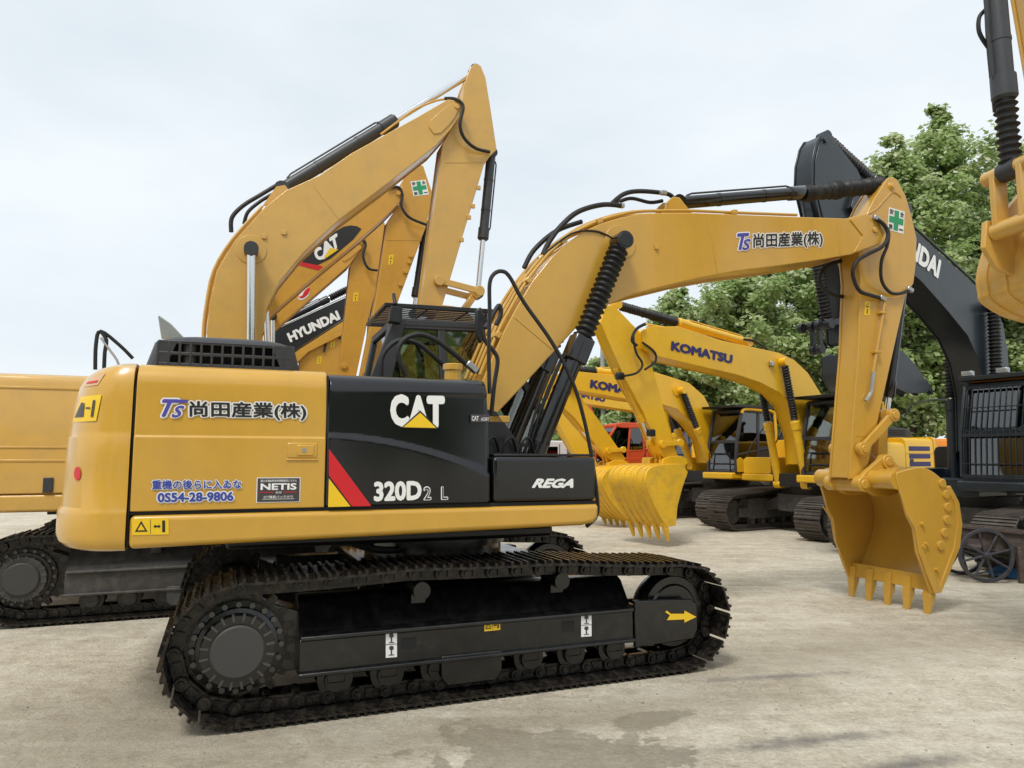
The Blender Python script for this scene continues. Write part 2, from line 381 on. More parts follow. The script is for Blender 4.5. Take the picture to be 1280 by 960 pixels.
    hb = MB().lathe((-1.63, ys(.19), .455), (-1.63, ys(.225), .455), [(0, .160), (.8, .160), (1, .150)], 40)
    mk('hub_cover', hb, HG, fo, sharp=25)
    if detail:
        bo = MB()
        for k in range(20):
            w_ = 2*math.pi*k/20; bo.cyl((-1.63+.265*math.cos(w_), ys(.06), .455+.265*math.sin(w_)), (-1.63+.265*math.cos(w_), ys(.105), .455+.265*math.sin(w_)), .019, n=6)
            w_ += .157
            bo.box((-1.63+.195*math.cos(w_), ys(.19), .455+.205*math.sin(w_)), (.05, .03, .014), ry=-w_)
        mk('bolt_ring', bo, BT, fo)['kind'] = 'stuff'
    for k in range(7):
        x = -1.02+k*.345
        mk('track_roller', MB().lathe((x, yc-.17, .205), (x, yc+.17, .205), [(0, .05), (.0, .07), (.12, .075), (.13, .115), (.22, .115), (.24, .085), (.76, .085), (.78, .115), (.87, .115), (.88, .075), (1, .07), (1, .05)], 20), frame, fo)
        mk('roller_bracket', MB().bb(x-.06, x+.06, ys(.13), ys(.175), .19, .31), frame, fo, .01)
    for x in (-.45, .62):
        mk('carrier_roller', MB().lathe((x, ys(-.12), .735), (x, ys(.16), .735), [(0, .055), (.1, .06), (1, .06), (1, .045)], 20), frame, fo)
        mk('carrier_bracket', MB().bb(x-.05, x+.05, yc-.06, yc+.06, .55, .72), frame, fo)
    mk('track_guard', MB().prism([(-.28, .10), (.08, .10), (.12, .16), (.12, .30), (-.32, .30), (-.32, .16)], ys(.185), ys(.215)), frame, fo, .008)
    return cho, fo
def undercarriage(root, drot, steel, frame, det_near, det_far, near):
    for s in (near, -near): build_track(root, 1.19*s, s, drot, steel, frame, det_near if s == near else det_far)
    c = MB()
    c.zprism([(-.75, -.55), (-.4, -.75), (.4, -.75), (.75, -.55), (.75, .55), (.4, .75), (-.4, .75), (-.75, .55)], .46, .84)
    for sx in (-1, 1):
        for sy in (-1, 1): c.xprism([(sy*.6, .5), (sy*1.05, .42), (sy*1.05, .62), (sy*.6, .80)], sx*.42-.19, sx*.42+.19)
    o = mk('carbody', c, frame, root, .012); o.rotation_euler.z = R(drot)
    mk('swing_ring', MB().lathe((0, 0, .82), (0, 0, 1.12), [(0, .60), (.35, .60), (.36, .64), (.62, .64), (.63, .57), (1, .57)], 48), frame, root)

# ------------------------------------------------------------------ working gear
def box_beam(P, hw, lip=.018, t=.025):        # box section: two cheek plates standing proud of the top and bottom plates
    m = MB(); m.prism(offset_poly(P, -lip), -hw+t, hw-t)
    for s in (-1, 1): m.prism(P, s*(hw-t), s*hw)
    return m
def bellows(p0, p1, r, n=14, wob=0.):
    prof = [(0, r*.7)]
    for k in range(n):
        j = 1+wob*(random.random()-.5)
        prof += [((k+.15)/n, r*.74), ((k+.5)/n, r*j), ((k+.85)/n, r*.74)]
    return MB().lathe(p0, p1, prof+[(1, r*.7)], 18)
def ram(root, name, p0, p1, f, r, mat, rod=CH, bell=None, rr=None, line=True, side=-1):
    """p0 barrel eye, p1 rod eye, f share of barrel"""
    p0 = Vector(p0); p1 = Vector(p1); q = p0.lerp(p1, f); L_ = (p1-p0).length
    m = MB().lathe(p0, q, [(0, r*.9), (.04, r), (.86, r), (.865, r*1.18), (.985, r*1.2), (1, r*.95)], 20)
    m.cyl(p0-Vector((0, r*1.0, 0)), p0+Vector((0, r*1.0, 0)), r*1.15, n=16)
    if line:
        u = (q-p0).normalized(); up = u.cross(Vector((0, 1, 0))).normalized()*r*1.35
        m.tube([p0.lerp(q, .08)+up*.8, p0.lerp(q, .12)+up, p0.lerp(q, .85)+up, p0.lerp(q, .9)+up*.7], r*.16, 6, 1)
        for t in (.3, .65): m.lathe(p0.lerp(q, t), p0.lerp(q, t+.02), [(0, r*1.06), (1, r*1.06)], 20)
    o = mk(name, m, mat, root)
    mk('rod', MB().cyl(q, p1, rr or r*.55, n=16), rod, o)
    mk('rod_eye', MB().cyl(p1-Vector((0, r*1.0, 0)), p1+Vector((0, r*1.0, 0)), r*1.05, n=18), mat, o)
    if bell: mk('bellows', bellows(q.lerp(p1, .02), q.lerp(p1, .93), r*bell, max(6, int((p1-q).length/(r*.75))), .12), RU, o)
    return o
def bucket(root, P, y0, y1, mat, back_from, back_to, tip, teeth=5, tooth_len=.17, tdir=None, inner=None, strips=0, smat=None):
    """P: side-plate outline (x,z). back_from..back_to: indices of P (in order) that carry the wrapped shell. tip: lip corner (x,z)"""
    t = .03; n = len(P); idx = [back_from]
    while idx[-1] != back_to: idx.append((idx[-1]+1) % n)
    C = [Vector(P[i]) for i in idx]; rest = [P[(back_to+1+k) % n] for k in range(n-len(idx))]; outer = []
    for i in range(len(C)-1):                 # round off the wrapped back
        a, b, c, d = C[max(i-1, 0)], C[i], C[i+1], C[min(i+2, len(C)-1)]
        for k in range(4):
            q = k/4; w = .5*((2*b)+(c-a)*q+(2*a-5*b+4*c-d)*q*q+(3*b-a-3*c+d)*q**3); outer.append((w.x, w.y))
    outer.append(tuple(C[-1])); P = outer+rest
    o = MB(); o.prism(P, y0, y0+t); o.prism(P, y1-t, y1)
    idx = list(range(len(outer))); inn = offset_poly(P, -.03)[:len(outer)]
    o.prism(outer+inn[::-1], y0+t, y1-t)
    b = mk('bucket', o, mat, root, .006)
    td = Vector(tdir).normalized(); nrm = Vector((-td.y, td.x))
    lip = MB(); a = Vector(tip)
    lip.prism([tuple(a-td*.16+nrm*.02), tuple(a-td*.16-nrm*.025), tuple(a-nrm*.02), tuple(a+nrm*.012)], y0+.005, y1-.005); mk('cutting_edge', lip, mat, b, .004)
    for k in range(teeth):
        y = y0+.06+(y1-y0-.12)*k/(teeth-1)
        ad = MB(); ad.prism([tuple(a-td*.13+nrm*.05), tuple(a-td*.12-nrm*.045), tuple(a+td*.05-nrm*.04), tuple(a+td*.05+nrm*.04)], y-.045, y+.045)
        ad.cyl((a.x-td.x*.07, y-.0, a.y-td.y*.07), (a.x-td.x*.07+nrm.x*.07, y, a.y-td.y*.07+nrm.y*.07), .02, n=10)
        q = [a+td*.04+nrm*.042, a+td*.04-nrm*.042, a+td*tooth_len-nrm*.010, a+td*tooth_len+nrm*.010]
        ad.add([(q[0].x, y-.05, q[0].y), (q[0].x, y+.05, q[0].y), (q[1].x, y+.05, q[1].y), (q[1].x, y-.05, q[1].y), (q[3].x, y-.03, q[3].y), (q[3].x, y+.03, q[3].y), (q[2].x, y+.03, q[2].y), (q[2].x, y-.03, q[2].y)],
               [(0, 1, 2, 3), (7, 6, 5, 4), (0, 4, 5, 1), (1, 5, 6, 2), (2, 6, 7, 3), (3, 7, 4, 0)])
        mk('tooth', ad, smat or mat, b, .004)
    op = offset_poly(P, .014); op = [op[i] for i in idx]
    for k in range(strips):
        y = y0+.1+(y1-y0-.2)*k/max(1, strips-1); w = MB()
        for i in range(len(outer)-1): w.prism([outer[i], outer[i+1], op[i+1], op[i]], y-.03, y+.03)
        mk('wear_strip', w, mat, b)
    return b
def hoses(root, fr, sets, name='hose', mat=RU, r=.02):
    for s in sets:
        y = s[0]; rr = s[2] if len(s) > 2 else r
        mk(name, MB().tube(fr.p3(s[1], y), rr, 8, 6), s[3] if len(s) > 3 else mat, root)
def pin(root, c, hw, r, mat, name='pin_boss'):
    m = MB().cyl((c[0], -hw, c[1]), (c[0], hw, c[1]), r, n=24); m.cyl((c[0], -hw-.025, c[1]), (c[0], hw+.025, c[1]), r*.62, n=20)
    return mk(name, m, mat, root, .006)
def cab(root, prof, y0, y1, fm, gm, near, name='cab', roof=None, low=.42, visor=None):
    """prof: rear bottom, rear top, front top, front middle, front bottom (x,z); pillars, roof, floor, lower panels, glass, seat"""
    rb, rt, ft, fmid, fb = [Vector(p) for p in prof]; m = MB(); P = [rb, rt, ft, fmid, fb]
    for y in (y0+.03, y1-.03):
        for i in range(5):
            a, b = P[i], P[(i+1) % 5]; m.bar((a.x, y, a.y), (b.x, y, b.y), .07, .075)
        a = rb.lerp(fb, .48); b = rt.lerp(ft, .48); m.bar((a.x, y, a.y), (b.x, y, b.y), .06, .08)
        k = rb.lerp(rt, low); k2 = fb.lerp(fmid, .55); m.bar((k.x, y, k.y), (k2.x, y, k2.y), .05, .04)
    for p in P: m.bar((p.x, y0, p.y), (p.x, y1, p.y), .07, .075)
    k = rb.lerp(rt, low); m.bar((k.x, y0, k.y), (k.x, y1, k.y), .05, .06)
    m.prism([(rb.x, rb.y), (fb.x, fb.y), (fb.x, fb.y+.07), (rb.x, rb.y+.07)], y0+.01, y1-.01)
    m.prism([(rb.x+.005, rb.y), (k.x+.005, k.y), (k.x+.03, k.y), (rb.x+.03, rb.y)], y0+.02, y1-.02)
    for y in (y0+.02, y1-.045):
        k2 = rb.lerp(fb, .48)
        m.prism([(rb.x, rb.y), (k2.x, k2.y), (k2.x, k.y), (k.x, k.y)], y, y+.025)
    c = mk(name, m, fm, root, .012)
    r = MB(); r.prism([(rt.x-.03, rt.y-.02), (ft.x+.02, ft.y-.02), (ft.x-.02, ft.y+.06), (rt.x+.05, rt.y+.07)], y0-.01, y1+.01); mk('roof', r, roof or fm, c, .025, 3)
    def pane(P4, y, nm='side_window'): mk(nm, MB().prism(P4, y-.004, y+.004), gm, c)
    mid_b = rb.lerp(fb, .48); mid_t = rt.lerp(ft, .48); k2 = fb.lerp(fmid, .55)
    for y in (y0+.03, y1-.03):
        pane([tuple(k), tuple(rt), tuple(mid_t), (mid_b.x, k.y)], y); pane([(mid_b.x, mid_b.y), tuple(mid_t), tuple(ft), tuple(fmid), tuple(fb)], y)
    def cross(a, b, nm): 
        d = (b-a).normalized()*.0; n_ = Vector((-(b-a).y, (b-a).x)).normalized()*.004
        mk(nm, MB().prism([tuple(a-n_), tuple(b-n_), tuple(b+n_), tuple(a+n_)], y0+.05, y1-.05), gm, c)
    cross(k, rt, 'rear_window'); cross(fmid, ft, 'windscreen'); cross(fb, fmid, 'lower_windscreen')
    ym = (y0+y1)/2; sx = rb.x*.62+fb.x*.38; sz = rb.y+.42
    s = MB(); s.box((sx, ym, sz), (.5, .5, .14)); s.box((sx-.25, ym, sz+.36), (.13, .48, .68), ry=-.15); s.box((sx-.31, ym, sz+.78), (.1, .26, .18), ry=-.15); s.box((sx, ym, sz-.2), (.35, .35, .3))
    for q in (-.33, .33): s.box((sx+.12, ym+q, sz+.18), (.6, .12, .1)); s.cyl((sx+.35, ym+q, sz+.2), (sx+.38, ym+q, sz+.42), .025, n=8)
    mk('seat', s, SE, c, .03)
    return c

# ------------------------------------------------------------------ superstructure
def counterweight(root, x0, d, W, levels, mat, name='counterweight'):
    """levels: (z, rear inset, side inset) from bottom to top; rounded plan"""
    n = 56; m = MB(); v = []
    for z, kr, ks in levels:
        for i in range(n+1):
            a = -math.pi/2+math.pi*i/n; sn, cs = math.sin(a), math.cos(a)
            y = (W-ks)*math.copysign(abs(sn)**.5, sn); x = -x0-max(.02, d-kr)*abs(cs)**.8
            v.append((x, y, z))
    f = [(j*(n+1)+i, j*(n+1)+i+1, (j+1)*(n+1)+i+1, (j+1)*(n+1)+i) for j in range(len(levels)-1) for i in range(n)]
    f += [tuple(range(n, -1, -1)), tuple((len(levels)-1)*(n+1)+i for i in range(n+1))]
    f += [(j*(n+1)+n, j*(n+1), (j+1)*(n+1), (j+1)*(n+1)+n) for j in range(len(levels)-1)]
    m.add(v, f); return mk(name, m, mat, root, sharp=28)
def vent(root, x0, x1, z0, z1, y, side, n, mat, name='vent_slat'):
    for k in range(n):
        z = z0+(z1-z0)*(k+.5)/n; mk(name, MB().box(((x0+x1)/2, y+side*.006, z), (x1-x0, .02, (z1-z0)/n*.5)), mat, root)
def gen_upper(root, col, dark, near, zt=2.2, cabcol=None, glass_=GL, stripes=None, xr=-2.2, d=.55, prof=None, hoodmat=None, cwcol=None, visor=False, cover=True, tool=None, right_z=None, rails=True):
    """superstructure of a 20-ton digger: platform, counterweight, hood, tank, cab on its left"""
    cabcol = cabcol or dark
    p = MB(); p.bb(-2.15, .85, -1.34, 1.34, 1.10, 1.28); p.bb(.85, 1.2, .32, 1.32, 1.12, 1.28); p.bb(.85, 1.02, -1.34, -.45, 1.12, 1.28)
    mk('platform', p, col, root, .03, 3)
    mk('swing_frame', MB().bb(-1.6, 1.0, -.55, .55, 1.02, 1.3), dark, root, .01)
    counterweight(root, -xr, d, 1.37, [(1.06, .08, .03), (1.11, .0, 0), (1.30, 0, 0), (1.33, .03, .01), (1.74, .03, .012), (1.77, .06, .015), (zt-.25, .08, .015), (zt-.06, .18, .02), (zt-.005, .3, .06)], cwcol or col)
    def shell(x0, x1, ya, yb, z1, nm, mat): return mk(nm, MB().xprism([(ya, 1.285), (ya, z1-.1), (ya+(.03 if ya < 0 else -.03), z1-.03), (ya+(.1 if ya < 0 else -.1), z1), (yb, z1), (yb, 1.285)], x0, x1), mat, root, .012)
    hz = zt-.03
    for s in (-1, 1):
        sp = shell(xr+.02, -1.13, s*1.345, s*.6, hz, 'side_door', col)
        mk('crease', MB().bb(xr+.03, -1.14, s*1.343, s*1.352, 1.745, 1.765), col, sp, .003)
        if cover: mk('latch', MB().bb(-1.4, -1.27, s*1.34, s*1.353, 1.55, 1.62), dark, sp, .004)
        if s == near and stripes:
            for k in range(3): mark(sp, [(-2.05, 1.46+k*.17), (-1.25, 1.46+k*.17), (-1.25, 1.56+k*.17), (-2.05, 1.56+k*.17)], s*1.345, s, NB, 'stripe', .004)
        elif s == near and cover: vent(sp, -2.0, -1.5, 1.4, 1.68, s*1.345, s, 5, dark)
    mk('hood', MB().bb(xr+.04, -1.12, -.595, .595, 1.29, hz-.01), col, root, .02)
    if cover:
     h = mk('engine_cover', MB().prism(smooth_poly([(xr+.15, hz-.02), (-1.0, hz-.02), (-1.02, zt+.16), (-1.15, zt+.22), (xr+.3, zt+.20), (xr+.18, zt+.14)], 1), -.95, .95), hoodmat or dark, root, .03, 3)
     vent(h, xr+.4, -1.2, zt+.02, zt+.16, near*.95, near, 3, DK, 'grille_slat')
    shell(-1.11, -.05, -1.345, -.5, right_z or hz-.02, 'fuel_tank', col); shell(-.03, .95, -1.34, -.55, min(1.66, right_z or 9), 'tool_box', tool or dark)
    shell(-1.11, -.42, 1.345, .4, hz-.1, 'air_filter_door', col)
    mk('centre_cover', MB().bb(-1.1, -.2, -.48, .38, 1.3, 1.85), dark, root, .02)
    prof = prof or [(-.36, 1.30), (-.30, 2.84), (.78, 2.86), (1.12, 2.15), (1.10, 1.30)]
    c = cab(root, prof, .36, 1.34, cabcol, glass_, near)
    for y in (-1.28, -.62) if rails else ():
        mk('handrail', MB().tube([(.1, y, 1.64), (.1, y, 2.2), (.16, y, 2.35), (.3, y, 2.35), (.75, y, 1.9), (.9, y, 1.64)], .017, 8, 4), dark, root)
    if cover: mk('exhaust_pipe', MB().tube([(xr+.7, -.5, zt), (xr+.7, -.5, zt+.4), (xr+.6, -.5, zt+.5)], .05, 10, 3), DK, root)
    return c
def gear(root, fr, near, col, boom_px, hw, stick_px, shw, dark, bcyl=None, acyl=None, kcyl=None, rod=CH, sm=None):
    """boom, stick and rams from outlines read on the machine's own upright planes"""
    B = fr.pl(boom_px, near*hw) if boom_px else None; S = fr.pl(stick_px, near*shw)
    if B: mk('boom', box_beam(B, hw), sm or col, root, .008)
    mk('stick', box_beam(S, shw), sm or col, root, .008)
    return B, S

# ------------------------------------------------------------------ ground
def ground_mat():
    m, t, p = nodes('yard_concrete'); N = t.nodes.new; K = t.links.new
    tc = N('ShaderNodeTexCoord'); V = tc.outputs['Object']
    def noise(sc, det=6, ro=.6, dist=0., vec=None):
        n = N('ShaderNodeTexNoise'); n.inputs['Scale'].default_value = sc; n.inputs['Detail'].default_value = det; n.inputs['Roughness'].default_value = ro; n.inputs['Distortion'].default_value = dist
        K(vec or V, n.inputs['Vector']); return n.outputs['Fac']
    def ramp(f, a, b, ca=(0, 0, 0, 1), cb=(1, 1, 1, 1)):
        r = N('ShaderNodeValToRGB'); r.color_ramp.elements[0].position = a; r.color_ramp.elements[1].position = b
        r.color_ramp.elements[0].color = ca; r.color_ramp.elements[1].color = cb; K(f, r.inputs[0]); return r.outputs[0]
    def mix(f, a, b, mode='MIX'):
        x = N('ShaderNodeMix'); x.data_type = 'RGBA'; x.blend_type = mode
        if isinstance(f, float): x.inputs[0].default_value = f
        else: K(f, x.inputs[0])
        for s, q in ((6, a), (7, b)):
            if isinstance(q, tuple): x.inputs[s].default_value = q
            else: K(q, x.inputs[s])
        return x.outputs[2]
    def math_(op, a, b=None, c=None):
        x = N('ShaderNodeMath'); x.operation = op
        for i, q in enumerate((a, b, c)):
            if q is None: continue
            if isinstance(q, (int, float)): x.inputs[i].default_value = q
            else: K(q, x.inputs[i])
        return x.outputs[0]
    base = ramp(noise(.5, 9, .66, .5), .30, .70, (.46, .41, .32, 1), (.66, .615, .51, 1))
    base = mix(math_('MULTIPLY', ramp(noise(1.5, 11, .72, .9), .46, .70), .75), base, (.39, .335, .24, 1))
    mp = N('ShaderNodeMapping'); mp.inputs['Rotation'].default_value = (0, 0, R(22)); mp.inputs['Scale'].default_value = (.4, 3.2, 1); K(V, mp.inputs[0])
    base = mix(math_('MULTIPLY', ramp(noise(1.3, 10, .7, .4, mp.outputs[0]), .48, .70), .6), base, (.76, .71, .60, 1))
    mp2 = N('ShaderNodeMapping'); mp2.inputs['Rotation'].default_value = (0, 0, R(-14)); mp2.inputs['Scale'].default_value = (.5, 5, 1); K(V, mp2.inputs[0])
    base = mix(math_('MULTIPLY', ramp(noise(2.2, 10, .72, .6, mp2.outputs[0]), .56, .72), .5), base, (.32, .285, .22, 1))
    base = mix(.42, base, ramp(noise(30, 10, .82), .36, .66, (.17, .165, .155, 1), (.84, .83, .81, 1)), 'OVERLAY')
    base = mix(.45, base, ramp(noise(6, 10, .78, .6), .34, .68, (.26, .25, .235, 1), (.80, .79, .77, 1)), 'OVERLAY')
    base = mix(math_('MULTIPLY', ramp(noise(11, 9, .75, .5), .57, .74), .5), base, (.30, .265, .20, 1))
    base = mix(math_('MULTIPLY', ramp(noise(150, 3, .6), .58, .68), .45), base, (.14, .12, .09, 1))
    # damp and oily patches, each with an outline of its own
    sx = N('ShaderNodeSeparateXYZ'); K(V, sx.inputs[0]); wob = noise(2.2, 6, .6); wob2 = noise(9, 5, .65)
    def patch(cx, cy, rx, ry, rot, soft, w1, w2):
        c, s = math.cos(R(rot)), math.sin(R(rot))
        dx = math_('SUBTRACT', sx.outputs[0], cx); dy = math_('SUBTRACT', sx.outputs[1], cy)
        u = math_('DIVIDE', math_('ADD', math_('MULTIPLY', dx, c), math_('MULTIPLY', dy, s)), rx)
        v = math_('DIVIDE', math_('SUBTRACT', math_('MULTIPLY', dy, c), math_('MULTIPLY', dx, s)), ry)
        r = math_('SQRT', math_('ADD', math_('MULTIPLY', u, u), math_('MULTIPLY', v, v)))
        r = math_('ADD', math_('ADD', r, math_('MULTIPLY', math_('SUBTRACT', wob, .5), w1)), math_('MULTIPLY', math_('SUBTRACT', wob2, .5), w2))
        mr = N('ShaderNodeMapRange'); mr.inputs['From Min'].default_value = 1+soft; mr.inputs['From Max'].default_value = 1-soft; K(r, mr.inputs[0]); return mr.outputs[0]
    damp = math_('MAXIMUM', patch(.30, 4.12, .80, .42, 160, .06, 3.0, 1.0), patch(.86, 4.74, .30, .12, 28, .10, 2.6, 1.2))
    base = mix(math_('MULTIPLY', damp, .55), base, (.17, .145, .10, 1))
    soil = math_('MAXIMUM', patch(-2.2, 4.6, 1.5, 1.0, 20, .7, 1.6, .5), patch(-.3, 4.55, 2.3, .30, 20, .7, 1.2, .5))
    soil = math_('MAXIMUM', soil, patch(2.7, 6.4, 1.5, .55, 20, .8, 1.3, .4))
    base = mix(math_('MULTIPLY', soil, .55), base, (.25, .205, .14, 1))
    oil = math_('MAXIMUM', patch(1.72, 4.40, .42, .06, 14, .9, 2.6, 2.6), patch(2.1, 4.06, .35, .06, 16, .9, 2.6, 2.6))
    oil = math_('MAXIMUM', oil, patch(2.0, 5.65, .4, .05, 10, .9, 2.4, 2.0))
    base = mix(math_('MULTIPLY', oil, .7), base, (.10, .095, .10, 1))
    K(base, p.inputs['Base Color'])
    p.inputs['Roughness'].default_value = .85; ro = math_('SUBTRACT', .88, math_('MULTIPLY', damp, .22)); K(ro, p.inputs['Roughness'])
    bp = N('ShaderNodeBump'); bp.inputs['Strength'].default_value = .9; bp.inputs['Distance'].default_value = .02
    hgt = math_('ADD', math_('MULTIPLY', noise(45, 8, .7), 1.0), math_('MULTIPLY', noise(7, 6, .6), 1.5)); K(hgt, bp.inputs['Height']); K(bp.outputs[0], p.inputs['Normal'])
    return m
g = MB().add([(-400, -200, 0), (400, -200, 0), (400, 700, 0), (-400, 700, 0)], [(0, 1, 2, 3)])
struct(mk('ground', g, ground_mat()))

# ------------------------------------------------------------------ the black and ochre excavator in front
A = Fr((-.70, 6.50), 20.4); TROT = 1.3
ra = thing('excavator', A.o, A.yaw, 'large ochre and black excavator filling the foreground, 320D2 L on its flank', 'excavator')
undercarriage(ra, TROT, TS, FB, True, True, -1)
YS = -1.37
# counterweight
CWL = [(1.085, .10, .05), (1.10, .05, .02), (1.13, .015, .004), (1.17, 0, 0), (1.30, 0, 0), (1.325, .006, .004), (1.345, .022, .012), (1.60, .03, .012), (1.775, .035, .014), (1.79, .045, .02), (1.82, .048, .022), (1.98, .06, .024), (2.10, .09, .03), (2.17, .13, .045), (2.215, .19, .075), (2.245, .29, .14)]
cw = counterweight(ra, 2.262, .50, 1.372, CWL, YA)
# side doors and panel share a section: upright, a crease, then rounded into the deck
def flank(x0, x1, ztop, mat, nm, zb=1.322):
    P = [(-1.366, zb), (-1.366, 1.775), (-1.356, 1.79), (-1.350, 2.08)]
    for k in range(7): a = k/6*math.pi/2; P.append((-1.350+.13*(1-math.cos(a)), ztop-.13+.13*math.sin(a)))
    P += [(-.9, ztop), (-.9, zb)]
    return mk(nm, MB().xprism(P, x0, x1), mat, ra, .006, 2, sharp=30)
rd = flank(-2.243, -1.092, 2.243, YA, 'rear_door')
seam = MB(); seam.xprism([(-1.352, 1.10), (-1.335, 2.08), (-1.2, 2.225), (1.3, 2.225), (1.34, 1.10)], -2.256, -2.246); seam.bb(-1.094, -1.082, -1.35, -.9, 1.30, 2.2); seam.bb(-2.24, .93, -1.352, -.9, 1.300, 1.325)
mk('panel_gap', seam, DK, ra)
# glossy black panel with its sweeping crease
def bp_fn(u, v):
    x = -1.082+u*(1.145-.02*max(0, (v-.55)/.45)); zc = 1.80-.02*u-.24*u**1.9
    if v <= .80:
        z = 1.328+(2.09-1.328)*v/.80; s = min(1, max(0, (z-zc+.012)/.024)); s = s*s*(3-2*s)
        return (x, -1.372+.014*s+.018*max(0, z-zc)/.4, z)
    a = (v-.80)/.20*math.pi/2; return (x, -1.345+.135*(1-math.cos(a)), 2.09+.135*math.sin(a))
pm = MB().grid(bp_fn, 46, 60); bp_o = mk('black_panel', pm, BK, ra, sharp=60)
sol = bp_o.modifiers.new('thick', 'SOLIDIFY'); sol.thickness = .02; sol.offset = -1
core = MB(); core.bb(-1.07, .04, -1.32, -.9, 1.33, 2.10); core.bb(-2.2, .04, -.899, .2, 1.15, 2.235); core.bb(-2.2, -.35, .2, 1.34, 1.15, 2.235); mk('body_core', core, BS, ra)
mk('deck', MB().bb(-1.08, .05, -1.2, -.3, 2.19, 2.222), BK, ra, .01)
# skirt along the bottom
sk = MB(); sk.prism([(-2.243, 1.097), (.80, 1.142), (.90, 1.155), (.94, 1.19), (.948, 1.30), (-2.243, 1.30)], -1.372, -.85); mk('skirt', sk, YA, ra, .035, 4)
mk('platform', MB().bb(-2.2, .88, -.84, 1.34, 1.12, 1.3), BS, ra, .02)
mk('swing_frame', MB().bb(.2, 1.2, .3, 1.3, 1.14, 1.3), BS, ra, .02)
mk('belly_plate', MB().bb(-1.7, .75, -.95, 1.0, 1.02, 1.115), BS, ra, .03)  # dark plate added to darken the gap around the swing ring
for y in (-.5, -.2, .15): mk('hydraulic_hose', MB().tube([(-.9, y, 1.03), (-.6, y*1.1, .93), (-.3, y*.8, .90), (.0, y*.5, .86)], .03, 8, 4), RU, ra)
# front step box
fb_ = mk('step_box', MB().bb(.092, .925, -1.37, -.62, 1.328, 1.655), BK, ra, .03, 4)
mk('step_tread', MB().bb(.11, .90, -1.33, -.66, 1.657, 1.678), BS, ra, .006)
# door latch
x, z = A.at(380, 563, -1.366)
lt = mk('latch', MB().bb(x-.105, x+.085, -1.372, -1.35, z-.048, z+.05), YA, ra, .006); mk('latch_handle', MB().bb(x-.045, x+.065, -1.378, -1.36, z-.035, z+.036), YA, lt, .006)
mk('lock', MB().cyl((x, -1.38, z), (x, -1.36, z), .016, n=14), ST, lt)
mk('latch_lip', MB().bb(x-.11, x+.09, -1.375, -1.36, z-.066, z-.056), YA, lt, .003)
# engine cover with its two rows of openings
hy = -1.12
E0 = A.at(176, 455, hy); E1 = A.at(379, 460, hy); ET = A.at(276, 419, hy)[1]
xa, xb, zb, zt = E0[0], E1[0], 2.235, ET
def ring(x0, x1, y0, y1, z, r):
    P = []
    for cx, cy, a0 in ((x1-r, y1-r, 0), (x0+r, y1-r, 90), (x0+r, y0+r, 180), (x1-r, y0+r, 270)):
        for k in range(7): a = R(a0+k*15); P.append((cx+r*math.cos(a), cy+r*math.sin(a), z))
    return P
ec = MB(); rows = []
for zz, ins in ((zt-.055, .006), (zt-.035, .022), (zt-.016, .055), (zt-.004, .10), (zt, .17)): rows.append(ring(xa+.05+ins*1.3, xb-.045-ins*1.3, hy+ins, .35-ins, zz, .19))
n = len(rows[0]); v = sum(rows, []); ec.add(v, [(j*n+i, j*n+(i+1) % n, (j+1)*n+(i+1) % n, (j+1)*n+i) for j in range(4) for i in range(n)]+[tuple(4*n+i for i in range(n))])
rows = [ring(xa+i_, xb-i_, hy+i_, .35-i_, zz, .15) for zz, i_ in ((zb, 0), (zb+.025, 0), (zb+.03, .01))]; v = sum(rows, [])
ec.add(v, [(j*n+i, j*n+(i+1) % n, (j+1)*n+(i+1) % n, (j+1)*n+i) for j in range(2) for i in range(n)])
g0 = A.at(197, 440, hy)[0]; g1 = A.at(367, 440, hy)[0]; z0, z1 = zb+.026, zt-.056
rr = ring(xa+.01, xb-.01, hy+.01, .34, 0, .15); r2 = ring(xa+.057, xb-.052, hy+.01, .34, 0, .17)
seg = [(rr[i], rr[(i+1) % n], r2[(i+1) % n], r2[i]) for i in range(n)]
for a_, b_, c_, d_ in seg:                             # solid walls everywhere but the open face
    if a_[1] < hy+.03 and b_[1] < hy+.03: continue
    ec.add([(a_[0], a_[1], z0), (b_[0], b_[1], z0), (c_[0], c_[1], z1+.004), (d_[0], d_[1], z1+.004)], [(0, 1, 2, 3)])
ec.prism([(xa+.15, z0), (g0, z0), (g0, z1+.004), (xa+.21, z1+.004)], hy+.011, hy+.03); ec.prism([(g1, z0), (xb-.15, z0), (xb-.21, z1+.004), (g1, z1+.004)], hy+.011, hy+.03)
eo = mk('engine_cover', ec, GP, ra, sharp=50)
gr = MB(); nc = 13
for k in range(nc+1): xx = g0+(g1-g0)*k/nc; gr.bb(xx-.008, xx+.008, hy+.008, hy+.034, z0, z1)
for zz in (z0+.006, (z0+z1)/2, z1-.004): gr.bb(g0, g1, hy+.0095, hy+.033, zz-.011, zz+.011)
mk('grille', gr, GP, eo, .004); mk('cover_recess', MB().bb(xa+.08, xb-.08, hy+.09, .2, z0, z1), DK, eo)
mk('air_duct', MB().cyl((g0+.19, hy+.07, z0), (g0+.19, hy+.07, z1), .045, n=16), HG, eo)

